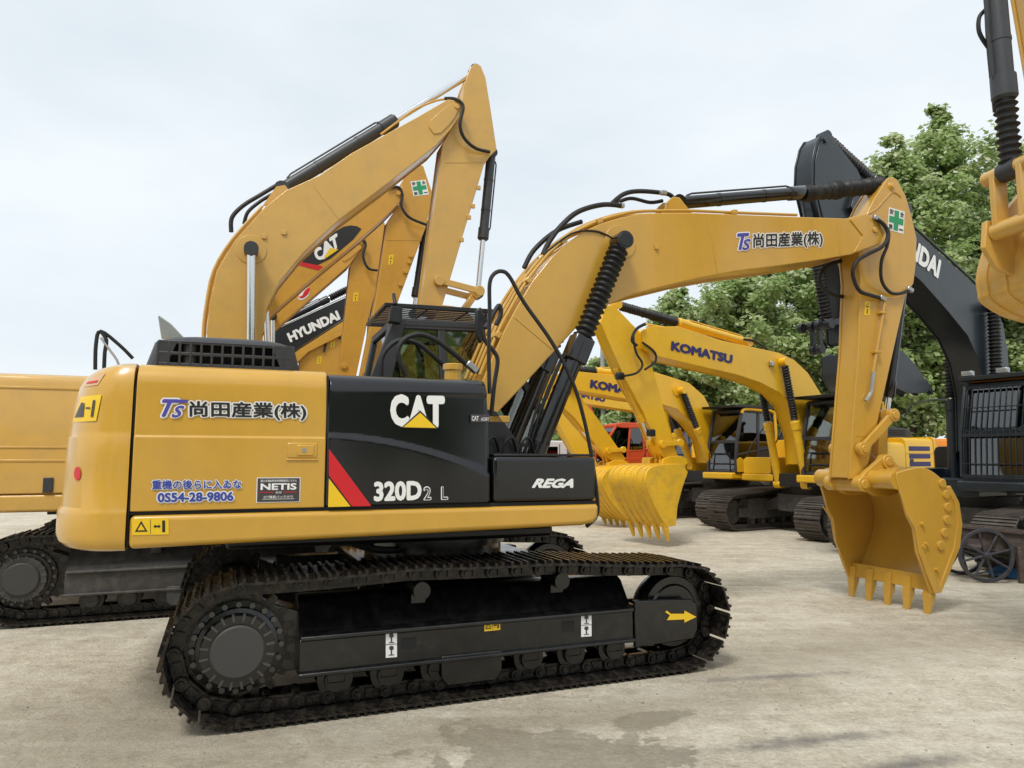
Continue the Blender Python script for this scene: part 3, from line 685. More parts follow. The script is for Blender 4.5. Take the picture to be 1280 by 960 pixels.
# boom
HB = .27
BP = [(1080, 267), (1099, 271), (1108, 288), (1100, 306), (1064, 318), (1030, 324), (975, 332), (920, 339), (871, 348), (817, 361), (790, 368), (762, 380), (719, 411), (654, 482), (618, 520), (606, 545), (590, 560), (580, 545), (590, 508), (606, 470), (627, 420), (646, 384), (665, 352), (689, 322), (708, 304), (730, 289), (752, 279), (775, 272), (800, 267), (835, 266), (871, 266), (920, 268), (1000, 271), (1058, 273)]
BL_ = A.pl(BP, -HB); bo = mk('boom', box_beam(BL_, HB, .02), YA, ra, .008)
x, z = A.at(775, 303, -HB)
mk('pin_plate', MB().lathe((x, -HB-.012, z), (x, HB+.012, z), [(0, .17), (1, .17)], 40), YA, bo, .004)
for a_, b_ in (((885, 270), (897, 341)), ((643, 396), (690, 436)), ((1047, 276), (1050, 318))):      # weld seams
    p, q = A.at(*a_, -HB), A.at(*b_, -HB); mk('weld_seam', MB().bar((p[0], -HB-.001, p[1]), (q[0], -HB-.001, q[1]), .008, .016), YA, bo, .003)
q = A.pl([(1051, 276), (1064, 284), (1075, 292), (1066, 312), (1052, 316)], -HB); mk('nose_plate', MB().prism(A.pl([(1062, 275), (1080, 268), (1099, 272), (1107, 288), (1099, 305), (1066, 316), (1078, 295)], -HB), -HB-.014, -HB+.002), YA, bo, .005)
x, z = A.at(820, 309, -HB); mk('bracket', MB().bb(x-.02, x+.02, -HB-.02, -HB, z-.025, z+.025), YA, bo, .004)
c = A.at(1092, 288, -HB); pin(ra, c, HB+.008, .055, YA)
# steel pipes on the back of the boom
top = BL_[19:]+BL_[:1]
def along(off, i0, i1, y): 
    P = offset_poly(BL_, off); T = P[19:]+P[:1]; return [(x, y, z) for x, z in T[i0:i1]]
for y, o, i0, i1 in ((-.225, .035, 0, 14), (-.165, .055, 0, 10), (-.10, .035, 0, 11), (-.03, .055, 0, 9), (.06, .035, 0, 9), (.20, .045, 0, 14)):
    mk('pipe', MB().tube(along(o, i0, i1, y), .017, 8, 4), YA, bo)
P = offset_poly(BL_, .03); T = P[19:]+P[:1]
for i in (1, 3, 5, 7, 12): mk('pipe_clamp', MB().box((T[i][0], -.09, T[i][1]), (.06, .36, .05), ry=-math.atan2(T[i+1][1]-T[i][1], T[i+1][0]-T[i][0])), YA, bo, .006)
hoses(bo, A, [(-.05, [(655, 335), (668, 312), (695, 289), (727, 277)], .024), (-.15, [(679, 318), (686, 303), (700, 284), (722, 265), (752, 256), (776, 257)], .026), (.0, [(763, 256), (779, 243), (798, 239), (827, 241), (838, 244), (843, 250)], .024),
              (.08, [(765, 257), (787, 248), (812, 253), (828, 251)], .02), (-.28, [(679, 318), (715, 292), (745, 289), (768, 299)], .010)], 'hose')
for px in ((677, 322), (776, 257), (829, 241)): x, z = A.at(*px, -.14); mk('hose_fitting', MB().box((x, -.14, z), (.07, .05, .045), ry=-.7 if px[0] < 700 else 0), ST, bo, .008)
# arm ram on top of the boom
p0 = A.at(846, 254, -.0); p1 = A.at(1007, 243, 0); p2 = A.at(1108, 232, 0)
f_ = math.hypot(p1[0]-p0[0], p1[1]-p0[1])/math.hypot(p2[0]-p0[0], p2[1]-p0[1])
ao = ram(ra, 'arm_cylinder', (p0[0], 0, p0[1]), (p2[0], 0, p2[1]), f_, .068, BK, bell=None)
def sleeve(p, q, r, n):                          # gathered cloth sleeve
    m = MB(); p = Vector(p); q = Vector(q); prof = [(0, r*.9)]
    for k in range(n): prof += [((k+.3)/n, r*(.86+.3*random.random())), ((k+.8)/n, r*(.74+.12*random.random()))]
    return m.lathe(p, q, prof+[(1, r*.8)], 16)
mk('sleeve', sleeve((p1[0]-.04, 0, p1[1]), (p2[0]-.06, 0, p2[1]), .098, 26), RU, ao)
for s in (-1, 1):
    q = A.pl([(828, 268), (834, 252), (841, 246), (849, 247), (856, 256), (866, 268)], -.1); mk('ram_bracket', MB().prism(q, s*.075, s*.11), YA, bo, .006)
# stick
HS = .15
SP = [(1104, 231), (1109, 223), (1116, 221), (1122, 225), (1132, 244), (1140, 272), (1146, 298), (1145, 330), (1142, 354), (1132, 370), (1117, 438), (1100, 514), (1085, 582), (1076, 598), (1061, 599), (1066, 530), (1073, 440), (1076, 350), (1072, 305), (1080, 275), (1092, 250)]
SL = A.pl(SP, -HS); so = mk('stick', box_beam(SL, HS, .012), YA, ra, .008)
rib = [(1076, 272), (1094, 262), (1106, 249), (1116, 240), (1126, 246)]; mk('weld_seam', MB().tube(A.p3(rib, -HS-.002), .010, 6, 4), YA, so)
p, q = A.at(1077, 375, -HS), A.at(1131, 372, -HS); mk('weld_seam', MB().bar((p[0], -HS-.001, p[1]), (q[0], -HS-.001, q[1]), .006, .010), YA, so)
p, q = A.at(1070, 545, -HS), A.at(1092, 545, -HS); mk('weld_seam', MB().bar((p[0], -HS-.001, p[1]), (q[0], -HS-.001, q[1]), .006, .010), YA, so)
x, z = A.at(1114, 233, -HS); pin(ra, (x, z), HS+.01, .05, YA)
mk('pipe', MB().tube(A.p3([(1104, 374), (1105, 382), (1098, 425), (1091, 466)], -HS-.04), .014, 8, 3), YA, so)
for px in ((1103, 391), (1096, 440)): x, z = A.at(*px, -HS-.03); mk('pipe_clamp', MB().bb(x-.05, x+.05, -HS-.06, -HS, z-.015, z+.015), YA, so, .005)
mk('hose_fitting', MB().tube(A.p3([(1092, 464), (1090, 480), (1088, 492), (1082, 501)], -HS-.04), .02, 8, 3), ST, so)
hoses(so, A, [(-.33, [(1094, 273, -.30), (1105, 281, -.33), (1110, 294, -.34), (1103, 308, -.34), (1084, 318, -.33), (1070, 328, -.31), (1066, 344, -.28), (1074, 363, -.22), (1088, 369, -.2), (1103, 373, -.19)], .022),
              (-.33, [(1098, 275, -.30), (1110, 288, -.33), (1109, 307, -.33), (1102, 326, -.30), (1102, 350, -.25), (1112, 365, -.2), (1125, 367, -.19), (1138, 362, -.17)], .019),
              (.12, [(1058, 324), (1035, 332), (1025, 345), (1027, 358), (1040, 368), (1055, 371)], .022)])
for px, yy in (((1095, 273), -.30), ((1103, 373), -.19), ((1137, 362), -.17)): x, z = A.at(*px, yy); mk('hose_fitting', MB().box((x, yy, z), (.09, .05, .05), ry=.4), ST, so, .008)
# bucket ram along the front of the stick, and the linkage
p0 = A.at(1129, 350, 0); p2 = A.at(1108, 522, 0); ram(ra, 'bucket_cylinder', (p0[0], 0, p0[1]), (p2[0], 0, p2[1]), .86, .055, BK)
def lk(a, b, w, y, px=True):
    p = A.at(*a, y); q = A.at(*b, y); m = MB(); m.bar((p[0], y, p[1]), (q[0], y, q[1]), .045, w)
    for c_ in (p, q): m.cyl((c_[0], y-.035, c_[1]), (c_[0], y+.035, c_[1]), w*.62, n=20); m.cyl((c_[0], y-.05, c_[1]), (c_[0], y+.05, c_[1]), w*.36, n=16)
    return m
for s in (-1, 1):
    y = s*(HS+.045)
    P1 = A.at(1078, 561, -HS-.045); P2 = A.at(1116, 519, -HS-.045); P3 = A.at(1106, 577, -HS-.045)
    m = MB(); m.bar((P1[0], y, P1[1]), (P2[0], y, P2[1]), .045, .095)
    for c_ in (P1, P2): m.cyl((c_[0], y-.035, c_[1]), (c_[0], y+.035, c_[1]), .075, n=20); m.cyl((c_[0], y-.05, c_[1]), (c_[0], y+.05, c_[1]), .045, n=16)
    mk('tipping_link', m, YA, ra, .006)
    m = MB(); y2 = s*.07; m.bar((P2[0], y2, P2[1]), (P3[0]+.06, y2, P3[1]), .05, .12)
    for c_ in (P2, (P3[0]+.06, P3[1])): m.cyl((c_[0], y2-.035, c_[1]), (c_[0], y2+.035, c_[1]), .08, n=20)
    mk('power_link', m, YA, ra, .006)
# bucket resting on its teeth
BKP = [(1121, 600), (1121, 591), (1150, 584), (1168, 591), (1184, 607), (1195, 630), (1199, 655), (1195, 685), (1185, 715), (1176, 740), (1164, 742), (1155, 715), (1146, 690), (1142, 660), (1134, 645), (1129, 625)]
YB0 = .57; bl = A.pl(BKP, -YB0)
tipA = A.at(1168, 740, -YB0); tt = A.at(1165, 770, -YB0); td = (tt[0]-tipA[0], tt[1]-tipA[1])
bk = bucket(ra, bl, -YB0, YB0, YA, 1, 9, tipA, 5, math.hypot(*td), td)
hd = A.at(1110, 600, -.45); hb_ = A.at(1078, 604, -HS)
mk('torque_tube', MB().cyl((hd[0]+.03, -YB0+.02, hd[1]), (hd[0]+.03, YB0-.02, hd[1]), .10, n=28), YA, bk)
for s in (-1, 1):
    y = s*(HS+.055); P1 = A.at(1076, 605, -HS-.055); P2 = A.at(1106, 577, -HS-.055); P3 = A.at(1122, 596, -HS-.055); P4 = A.at(1100, 622, -HS-.055); P5 = A.at(1165, 600, -HS-.055)
    m = MB(); m.prism(smooth_poly([(P1[0]-.07, P1[1]-.02), (P1[0]-.02, P1[1]+.09), (P2[0]-.06, P2[1]+.05), (P2[0], P2[1]+.09), (P2[0]+.09, P2[1]+.02), (P3[0]+.22, P3[1]-.02), (P3[0]+.2, P3[1]-.12), (P4[0], P4[1]-.02)], 1), y-.03, y+.03)
    for c_, r_ in ((P1, .085), (P2, .08)): m.cyl((c_[0], y-.055, c_[1]), (c_[0], y+.055, c_[1]), r_, n=22); m.cyl((c_[0], y-.07, c_[1]), (c_[0], y+.07, c_[1]), r_*.6, n=18)
    mk('bucket_ear', m, YA, bk, .008)
mk('stick_end', MB().cyl((hb_[0]-.03, -HS-.01, hb_[1]), (hb_[0]-.03, HS+.01, hb_[1]), .095, n=24), YA, ra, .006)
for px in ((1177, 604), (1182, 618), (1184, 634), (1183, 650), (1180, 666), (1175, 682)):
    x, z = A.at(*px, -YB0); mk('rivet_boss', MB().lathe((x, -YB0, z), (x, -YB0-.022, z), [(0, .05), (.7, .05), (1, .042)], 18), YA, bk)
for s in (-1, 1):
    q = A.pl([(1130, 640), (1142, 660), (1147, 690), (1151, 700), (1157, 718), (1166, 742), (1176, 740), (1162, 712), (1150, 680), (1143, 652)], -YB0)
    mk('side_cutter', MB().prism(q, s*(YB0+.001), s*(YB0+.022)), YA, bk, .005)
for px in ((1152, 655), (1157, 680), (1170, 712), (1153, 683)): x, z = A.at(*px, -YB0); mk('bolt_head', MB().cyl((x, -YB0-.03, z), (x, -YB0, z), .022, n=8), YA, bk)
q = A.pl([(1183, 610), (1192, 628), (1196, 655), (1192, 684), (1180, 716), (1172, 738), (1176, 740), (1186, 716), (1199, 684), (1202, 655), (1198, 628), (1187, 607)], -YB0)
mk('wear_plate', MB().prism(q, -YB0-.012, -YB0+.05), YA, bk, .004)
# boom rams
for s in (-1, 1):
    y = s*.38
    a_ = A.at(652, 612, -.38); b_ = A.at(777, 302, -.38)
    o = ram(ra, 'boom_cylinder', (a_[0], y, a_[1]), (b_[0], y, b_[1]), .575, .082, BK, bell=1.22)
    mk('head_block', MB().box((a_[0]+(b_[0]-a_[0])*.54, y, a_[1]+(b_[1]-a_[1])*.54), (.20, .19, .26), ry=math.atan2(b_[0]-a_[0], b_[1]-a_[1])), BK, o, .02)
    mk('pin_cap', MB().lathe((b_[0], y-s*.06, b_[1]), (b_[0], y+s*.09, b_[1]), [(0, .08), (.9, .08), (1, .068)], 24), BS, o)
    for dx in (-.13, -.17): mk('oil_line', MB().tube([(a_[0]+dx*.9+.1, y, a_[1]), (a_[0]+(b_[0]-a_[0])*.3+dx, y, a_[1]+(b_[1]-a_[1])*.3), (a_[0]+(b_[0]-a_[0])*.52+dx, y, a_[1]+(b_[1]-a_[1])*.52)], .014, 8, 3), BS, o)
mk('boom_foot_bracket', MB().prism([(.02, 1.3), (.75, 1.3), (.68, 1.75), (.45, 2.05), (.22, 2.1), (.02, 1.8)], -.42, -.36).prism([(.02, 1.3), (.75, 1.3), (.68, 1.75), (.45, 2.05), (.22, 2.1), (.02, 1.8)], .29, .33), BS, ra, .01)
x, z = A.at(623, 524, -.4); mk('boom_step', MB().bb(x-.1, x+.1, -.42, -.3, z-.03, z+.03), YA, ra, .006)
# cab on the far side
AC = [(-.62, 1.32), (-.33, 2.90), (.66, 2.92), (1.20, 2.10), (1.22, 1.32)]
ca = cab(ra, AC, .34, 1.32, GP, GL, -1)
gd = MB(); gz = 3.075
for y in (.30, 1.36): gd.bar((-.40, y, gz), (.80, y, gz+.015), .03, .04)
for x in (-.40, .80): gd.bar((x, .28, gz), (x, 1.38, gz), .035, .035)
for k in range(11): y = .39+k*.088; gd.bar((-.39, y, gz), (.79, y, gz+.01), .016, .014)
for x in (.0, .4): gd.bar((x, .3, gz-.012), (x, 1.36, gz-.012), .02, .012)
for x in (-.25, .6):
    for y in (.36, 1.28): gd.bar((x, y, 2.95), (x, y, gz), .025, .025)
mk('rear_pillar', MB().prism(A.pl([(462, 475), (490, 475), (507, 399), (491, 398)], .34), .325, .375), GP, ca, .01)
mk('roof_guard', gd, BS, ra, .004)
x, z = A.at(493, 395, .25); mk('work_lamp', MB().box((x, .22, z), (.11, .10, .15), ry=.1).cyl((x, .22, z+.1), (x, .3, z+.22), .02, n=8), BS, ra, .02)
m_ = A.p3([(594, 388), (600, 384), (606, 398), (606, 422), (600, 430), (594, 418)], -.55); mk('mirror', MB().prism([(p[0], p[2]) for p in m_], -.58, -.53), BS, ra, .012)
hoses(ra, A, [(-.45, [(508, 470), (500, 452), (498, 436), (507, 423), (525, 418), (545, 425), (565, 440), (582, 454), (598, 465)], .022), (-.3, [(476, 470), (478, 446), (490, 430), (505, 425), (525, 431), (545, 448), (556, 458)], .021)], 'hydraulic_hose')
x, z = A.at(590, 459, -.45); mk('hose_fitting', MB().box((x, -.45, z), (.12, .06, .06), ry=.7), ST, ra, .012)
x, z = A.at(566, 466, -.75); mk('filler_cap', MB().lathe((x, -.75, 2.2), (x, -.75, z+.07), [(0, .07), (.75, .07), (.76, .082), (.97, .082), (1, .075)], 24), YA, ra)
hoses(ra, A, [(-1.28, [(612, 492), (611, 440), (612, 390), (612, 356), (617, 343), (627, 339), (637, 346), (655, 378), (690, 428), (716, 478), (731, 528), (741, 580), (747, 628), (745, 646), (733, 658)], .016, BS),
              (-1.0, [(600, 402), (606, 425), (618, 440), (622, 452), (618, 480), (614, 520)], .018, BS), (-.75, [(606, 410), (612, 402), (618, 390), (624, 382), (626, 392), (620, 406)], .02, RU)], 'handrail')
for k in range(4): x0_ = .15+k*.16; mk('hose', MB().tube([(x0_, -.5, 1.66), (x0_+.02, -.52, 1.78), (x0_+.09, -.5, 1.82), (x0_+.15, -.45, 1.7)], .012, 6, 4), RU, ra)

# marks on the ochre excavator
y1 = -1.350
def tx(body, bl_, br_, tl_, y, mat, parent=ra, fr=A, side=-1, **k): letter(body, parent, fr.at(*bl_, y), fr.at(*br_, y), fr.at(*tl_, y), y, side, mat, **k)
tx('T', (199, 521), (220, 521), (203, 499), y1-.004, PU, off=.03, shear=.25, out=WH, out_off=.10); tx('S', (214, 522), (228, 522), (217, 507), y1-.006, PU, off=.03, shear=.25, out=WH, out_off=.10)
mark(ra, A.pl([(206, 499), (236, 500), (233, 504), (205, 503)], y1), y1-.004, -1, PU, 'lettering', .009)
tx('尚田産業(株)', (237, 524), (383, 526), (237, 501), y1-.004, CK, off=.026, out=WH, out_off=.10)
y2 = -1.366
tx('重機の後らに入ゐな', (190, 612), (302, 611), (190, 600), y2, BU, off=.022, out=WH, out_off=.10)
tx('0S54-28-9806', (197, 628), (292, 626), (197, 616), y2, BU, off=.035, out=WH, out_off=.13)
BLn, BRn, TLn = A.at(320, 628.5, y2), A.at(375, 627.5, y2), A.at(321, 597, y2)
nt = mark(ra, quad_at(BLn, BRn, TLn, 0, 1, 0, 1), y2, -1, WH, 'sticker', .003); mark(nt, quad_at(BLn, BRn, TLn, .02, .98, .03, .97), y2, -1, CG, 'sticker_face', .005)
def nq(s_, u0, u1, w0, w1, mat=WH, off=.0): q = quad_at(BLn, BRn, TLn, u0, u1, w0, w1); letter(s_, nt, q[0], q[1], q[3], y2, -1, mat, off, lift=.007)
nq('NETIS', .09, .91, .50, .77, off=.035); nq('国土交通省新技術情報提供システム', .09, .91, .82, .92, off=.01); nq('ICT建設バックホウ', .17, .83, .17, .28, off=.01); nq('登録', .43, .57, .36, .44)
for u0, u1 in ((.08, .38), (.62, .92)): mark(nt, quad_at(BLn, BRn, TLn, u0, u1, .395, .42), y2, -1, RE, 'rule', .007)
mark(nt, quad_at(BLn, BRn, TLn, .14, .86, .13, .145), y2, -1, WH, 'rule', .007)
ysk = -1.372
warn(ra, A.at(165, 669, ysk), A.at(211, 668, ysk), A.at(165, 648, ysk), ysk, -1)
# on the black panel
yb = -1.372
def yp(py): return -1.375+.014+.018*max(0, (572-py)/210*.0+.2)
tx('C', (488, 533), (512, 534), (487, 492), yp(0), WH, off=.06); tx('A', (510, 534), (536, 534.5), (510, 493.5), yp(0), WH, off=.06); tx('T', (533, 535), (556, 535), (533, 494.5), yp(0), WH, off=.06)
mark(ra, A.pl([(501, 535), (548, 536), (525, 513)], yp(0)), yp(0), -1, CK, 'logo_edge', .006); mark(ra, A.pl([(504, 534), (545, 535), (525, 516)], yp(0)), yp(0), -1, YL, 'logo_triangle', .008)
tx('320D', (467, 627), (527, 625), (467, 602), yb, WH, off=.045, lift=.006)
tx('2', (529, 625.5), (539, 625), (529, 608), yb, WH, off=.045, lift=.005); tx('2', (530.3, 624.5), (537.8, 624.2), (530.3, 609.2), yb, CK, off=.0, lift=.007)
tx('L', (551, 625), (560, 624.6), (551, 608), yb, WH, off=.045, lift=.005); tx('L', (552.3, 624), (559, 623.7), (552.3, 608.8), yb, CK, off=.0, lift=.007)
mark(ra, A.pl([(411, 561), (464, 632.5), (440, 633), (411, 594)], yb), yb, -1, RE, 'red_stripe', .005); mark(ra, A.pl([(411, 598), (438, 633), (410, 633.7)], yb), yb, -1, YL, 'yellow_stripe', .005)
q = A.pl([(588, 528), (612, 528), (612, 518), (588, 518)], yp(0)); cs = mark(ra, q, yp(0), -1, CG, 'sticker', .004)
tx('CAT', (589.5, 526), (598, 526), (589.5, 520), yp(0), WH, cs, off=.02, lift=.006); tx('ACERT', (601, 526), (611, 526), (601, 522), yp(0), WH, cs, off=.01, lift=.006)
tx('REGA', (664, 610), (716, 610), (668, 598), -1.37, WH, off=.055, shear=.2, lift=.006)
# on the counterweight: the curved corner carries a warning plate, a faded notice and a red dot
def cw_pt(px, py, lift):
    lo, hi = None, None; best = None; d = ray(px, py)
    for k in range(1500):
        t = 2.8+k*.002; X, Y, Z = d[0]*t-A.o[0], d[1]*t-A.o[1], CZ+d[2]*t; x = X*A.c+Y*A.s; y = -X*A.s+Y*A.c
        kr = np.interp(Z, [q[0] for q in CWL], [q[1] for q in CWL]); ks = np.interp(Z, [q[0] for q in CWL], [q[2] for q in CWL])
        W = 1.372-ks; a = (abs(y)/W)**2
        if a < 1:
            cs = math.sqrt(max(0, 1-a*a)); xs = -2.262-max(.02, .5-kr)*cs**.8
            if x > xs: 
                t -= lift; return (d[0]*t-A.o[0])*A.c+(d[1]*t-A.o[1])*A.s, -(d[0]*t-A.o[0])*A.s+(d[1]*t-A.o[1])*A.c, CZ+d[2]*t
    t = 4.0; X, Y, Z = d[0]*t-A.o[0], d[1]*t-A.o[1], CZ+d[2]*t; return X*A.c+Y*A.s, -X*A.s+Y*A.c, Z
def cw_patch(P, mat, nm, lift, nu=10, nv=8):
    (a, b, c, d) = P
    fn = lambda u, v: cw_pt((a[0]*(1-u)+b[0]*u)*(1-v)+(d[0]*(1-u)+c[0]*u)*v, (a[1]*(1-u)+b[1]*u)*(1-v)+(d[1]*(1-u)+c[1]*u)*v, lift)
    return mk(nm, MB().grid(fn, nu, nv), mat, cw, sharp=80)
cw_patch([(90, 528), (120, 526), (127, 493), (101, 496)], YL, 'warning_sticker', .008)
cw_patch([(93, 522), (104, 521), (105.5, 504), (101.5, 503)], CG, 'symbol', .014, 4, 4); cw_patch([(113, 521), (116, 521), (119, 500), (116, 500)], CG, 'symbol', .014, 4, 4); cw_patch([(107, 511), (112, 511), (112.5, 509), (107, 509)], CG, 'symbol', .014, 3, 2)
cw_patch([(104, 484), (122, 481), (132, 466), (118, 470)], paint('faded_print', (.62, .40, .22), .5, var=.1), 'faded_notice', .006)
cw_patch([(107, 480), (120, 478), (123, 475), (110, 477)], RE, 'symbol', .012, 4, 3)
cx_, cy_ = 96.5, 592; mk('red_reflector', MB().add([cw_pt(cx_, cy_, .012)]+[cw_pt(cx_+4.2*math.cos(k*R(15)), cy_+8.5*math.sin(k*R(15)), .010) for k in range(24)], [(0, 1+k, 1+(k+1) % 24) for k in range(24)]), RE, cw, sharp=80)
# on the stick and boom
safety_cross(ra, A.at(1109, 287, -HS), A.at(1129, 292.5, -HS), A.at(1111, 259, -HS), -HS, -1)
warn(ra, A.at(1080, 394, -HS), A.at(1087, 394, -HS), A.at(1081, 377, -HS), -HS, -1, True)
tx('T', (919, 313), (934, 312), (921, 292), -HB, PU, off=.03, shear=.15, out=WH, out_off=.09); tx('S', (927, 313), (937, 312.5), (928, 299), -HB-.002, PU, off=.03, shear=.15, out=WH, out_off=.09)
tx('尚田産業(株)', (941, 313), (1028, 309), (941, 292), -HB, CK, off=.026, out=WH, out_off=.10)
# on the crawler frame
fro = [o for o in ra.children if o.name.startswith('track_frame')][0]
U = Fr(A.o, A.yaw+TROT); yf = -1.19-.195
for BL3, BR3, TL3 in (((482, 822), (496, 821), (482, 789)), ((726, 796), (739, 795), (726, 767))):
    a_, b_, c_ = U.at(*BL3, yf), U.at(*BR3, yf), U.at(*TL3, yf)
    s_ = mark(fro, quad_at(a_, b_, c_, 0, 1, 0, 1), yf, -1, WH, 'sticker', .006)
    for w0 in (.08, .55):
        mark(s_, smooth_poly(quad_at(a_, b_, c_, .3, .7, w0+.2, w0+.36), 2), yf, -1, CG, 'symbol', .008); mark(s_, quad_at(a_, b_, c_, .44, .56, w0+.02, w0+.22), yf, -1, CG, 'symbol', .008); mark(s_, quad_at(a_, b_, c_, .25, .75, w0, w0+.03), yf, -1, CG, 'symbol', .008)
    mark(s_, quad_at(a_, b_, c_, 0, 1, .49, .51), yf, -1, CG, 'rule', .008)
warn(fro, U.at(605, 789, yf), U.at(625, 787, yf), U.at(605, 776, yf), yf-.003, -1)
for px in ((511, 804), (710, 783)): x, z = U.at(*px, yf); mk('frame_slot', MB().bb(x-.05, x+.05, yf-.004, yf+.01, z-.035, z+.035), DK, fro)
ya = -1.19-.205; mark(fro, U.pl([(831, 765), (837, 769), (833, 775), (855, 774), (855, 778), (870, 771), (855, 763), (855, 767), (838, 767), (833, 763)][::1], ya), ya, -1, YL, 'direction_arrow', .006)

# ------------------------------------------------------------------ the row of ochre excavators behind, to the left
YAW = 20.4; nv = (-math.sin(R(YAW)), math.cos(R(YAW)))
OB = (-3.85, 9.16)
def row(k): return (OB[0]+nv[0]*k, OB[1]+nv[1]*k)
GRP_L = 'ochre excavators parked in a row behind the foreground one'
def digger_left(k, label, col, det, **kw):
    fr = Fr(row(k), YAW); r = thing('excavator', fr.o, YAW, label, 'excavator')
    undercarriage(r, 1.5, TS if k == 0 else TG, FD, det, False, -1)
    gen_upper(r, col, kw.get('dark', GP), -1, zt=kw.get('zt', 2.3), cabcol=GP, cover=kw.get('cover', True))
    return r, fr
def simple_bucket(r, P, hwid, mat, a, b, tip, td, teeth=5, strips=0, tl=.17, smat=None): return bucket(r, P, -hwid, hwid, mat, a, b, tip, teeth, tl, td, strips=strips, smat=smat)
def hung_bucket(r, x, z, mat, s=1.0, hwid=.5):
    """curled bucket hanging from a stick end at x,z"""
    P = [(x+.05*s, z+.02), (x+.35*s, z-.02), (x+.55*s, z-.25), (x+.55*s, z-.6), (x+.3*s, z-.95), (x-.1*s, z-1.1), (x-.5*s, z-1.0), (x-.6*s, z-.9), (x-.3*s, z-.55), (x-.08*s, z-.2)]
    return simple_bucket(r, P, hwid, mat, 0, 6, P[6], (-1*s, .12))
def links(r, P1, P2, P3, mat, hw):
    for s in (-1, 1):
        for a, b, y in ((P1, P2, s*(hw+.04)), (P2, P3, s*.06)):
            m = MB(); m.bar((a[0], y, a[1]), (b[0], y, b[1]), .045, .09)
            for c in (a, b): m.cyl((c[0], y-.035, c[1]), (c[0], y+.035, c[1]), .075, n=18)
            mk('link', m, mat, r, .006)
# first in the row
rb, FB_ = digger_left(0, 'tan excavator behind the foreground one, tallest raised boom with a bare chrome ram', YB, True, zt=2.54, cover=False)
Bp = [(560, 124), (575, 126), (579, 134), (577, 142), (564, 161), (545, 182), (485, 229), (425, 274), (380, 315), (350, 352), (335, 382), (328, 416), (324, 450), (318, 480), (302, 488), (280, 470), (262, 440), (258, 416), (262, 379), (271, 338), (294, 300), (331, 259), (357, 238), (399, 219), (440, 191), (522, 146)]
Sp = [(588, 84), (594, 79), (601, 82), (607, 97), (614, 140), (621, 187), (612, 196), (605, 206), (580, 290), (553, 382), (545, 392), (526, 388), (540, 280), (553, 180), (564, 161), (577, 141), (579, 109)]
B_, S_ = gear(rb, FB_, -1, YB, Bp, .29, Sp, .17, GP)
bo = [o for o in rb.children if o.name.startswith('boom')][0]
q = FB_.at(571, 134, -.29); pin(rb, q, .30, .06, YB)
mk('nose_plate', MB().prism(smooth_poly(FB_.pl([(533, 155), (552, 138), (566, 128), (575, 133), (566, 152), (545, 172)], -.29), 1), -.305, -.288), YB, bo, .005)
q = FB_.at(314, 312, -.29); mk('pin_plate', MB().cyl((q[0], -.30, q[1]), (q[0], .30, q[1]), .19, n=36), YB, bo, .004)
p, s_ = FB_.at(392, 232, -.29), FB_.at(424, 274, -.29); mk('weld_seam', MB().bar((p[0], -.291, p[1]), (s_[0], -.291, s_[1]), .006, .012), YB, bo)
for s in (-1, 1):
    a_ = FB_.at(322, 520, -.42); b_ = FB_.at(314, 312, -.42)
    ram(rb, 'boom_cylinder', (a_[0]-.08, s*.42, a_[1]-.2), (b_[0], s*.42, b_[1]), .48, .085, GP, rr=.055)
p0, p1, p2 = FB_.at(352, 237, 0), FB_.at(489, 156, 0), FB_.at(593, 90, 0)
ram(rb, 'arm_cylinder', (p0[0], 0, p0[1]), (p2[0], 0, p2[1]), .565, .085, GP)
for s in (-1, 1): mk('ram_bracket', MB().prism(FB_.pl([(328, 258), (345, 234), (356, 232), (362, 240), (372, 232), (352, 250)], -.1), s*.09, s*.125), YB, bo)
p0, p2 = FB_.at(614, 192, 0), FB_.at(597, 368, 0); ram(rb, 'bucket_cylinder', (p0[0], 0, p0[1]), (p2[0], 0, p2[1]), .62, .07, GP)
P1, P2, P3 = FB_.at(549, 351, -.2), FB_.at(599, 364, -.2), FB_.at(572, 402, -.2); links(rb, P1, P2, P3, YB, .17)
e_ = FB_.at(540, 388, -.17); hung_bucket(rb, e_[0]+.02, e_[1], YB)
p, s_ = FB_.at(556, 203, -.17), FB_.at(603, 203, -.17); st_ = [o for o in rb.children if o.name.startswith('stick')][0]; mk('weld_seam', MB().bar((p[0], -.172, p[1]), (s_[0], -.172, s_[1]), .006, .012), YB, st_)
P = offset_poly(B_, .04)
for y in (-.24, -.1, .1): mk('pipe', MB().tube([(x, y, z) for x, z in P[14:22]], .02, 8, 3), YB, bo)
hoses(bo, FB_, [(-.1, [(289, 290), (290, 272), (304, 257), (325, 244), (345, 232)], .028), (.0, [(305, 280), (310, 265), (325, 252), (340, 243)], .024), (-.34, [(556, 123, -.2), (570, 124, -.3), (579, 133, -.34), (575, 155, -.34), (580, 172, -.3), (594, 185, -.25), (612, 190, -.2)], .024)])
hoses(bo, FB_, [(-.1, [(476, 168), (500, 150), (520, 136), (545, 126), (558, 124)], .016, YB)], 'pipe')
for px in ((330, 296), (355, 291)): x, z = FB_.at(*px, -.29); mk('bracket', MB().bb(x-.03, x+.03, -.31, -.288, z-.03, z+.03), YB, bo, .004)
for px in ((597, 235), (590, 258), (576, 300), (585, 272)): x, z = FB_.at(*px, -.17); mk('bracket', MB().bb(x-.02, x+.04, -.2, -.16, z-.03, z+.03), YB, st_, .004)
mk('handrail', MB().tube(FB_.p3([(119, 462), (120, 430), (126, 414), (150, 432), (166, 448)], -1.15), .02, 8, 4), BS, rb)
mk('handrail', MB().tube(FB_.p3([(130, 462), (131, 440), (133, 425), (126, 414)], -1.15), .02, 8, 3), BS, rb)
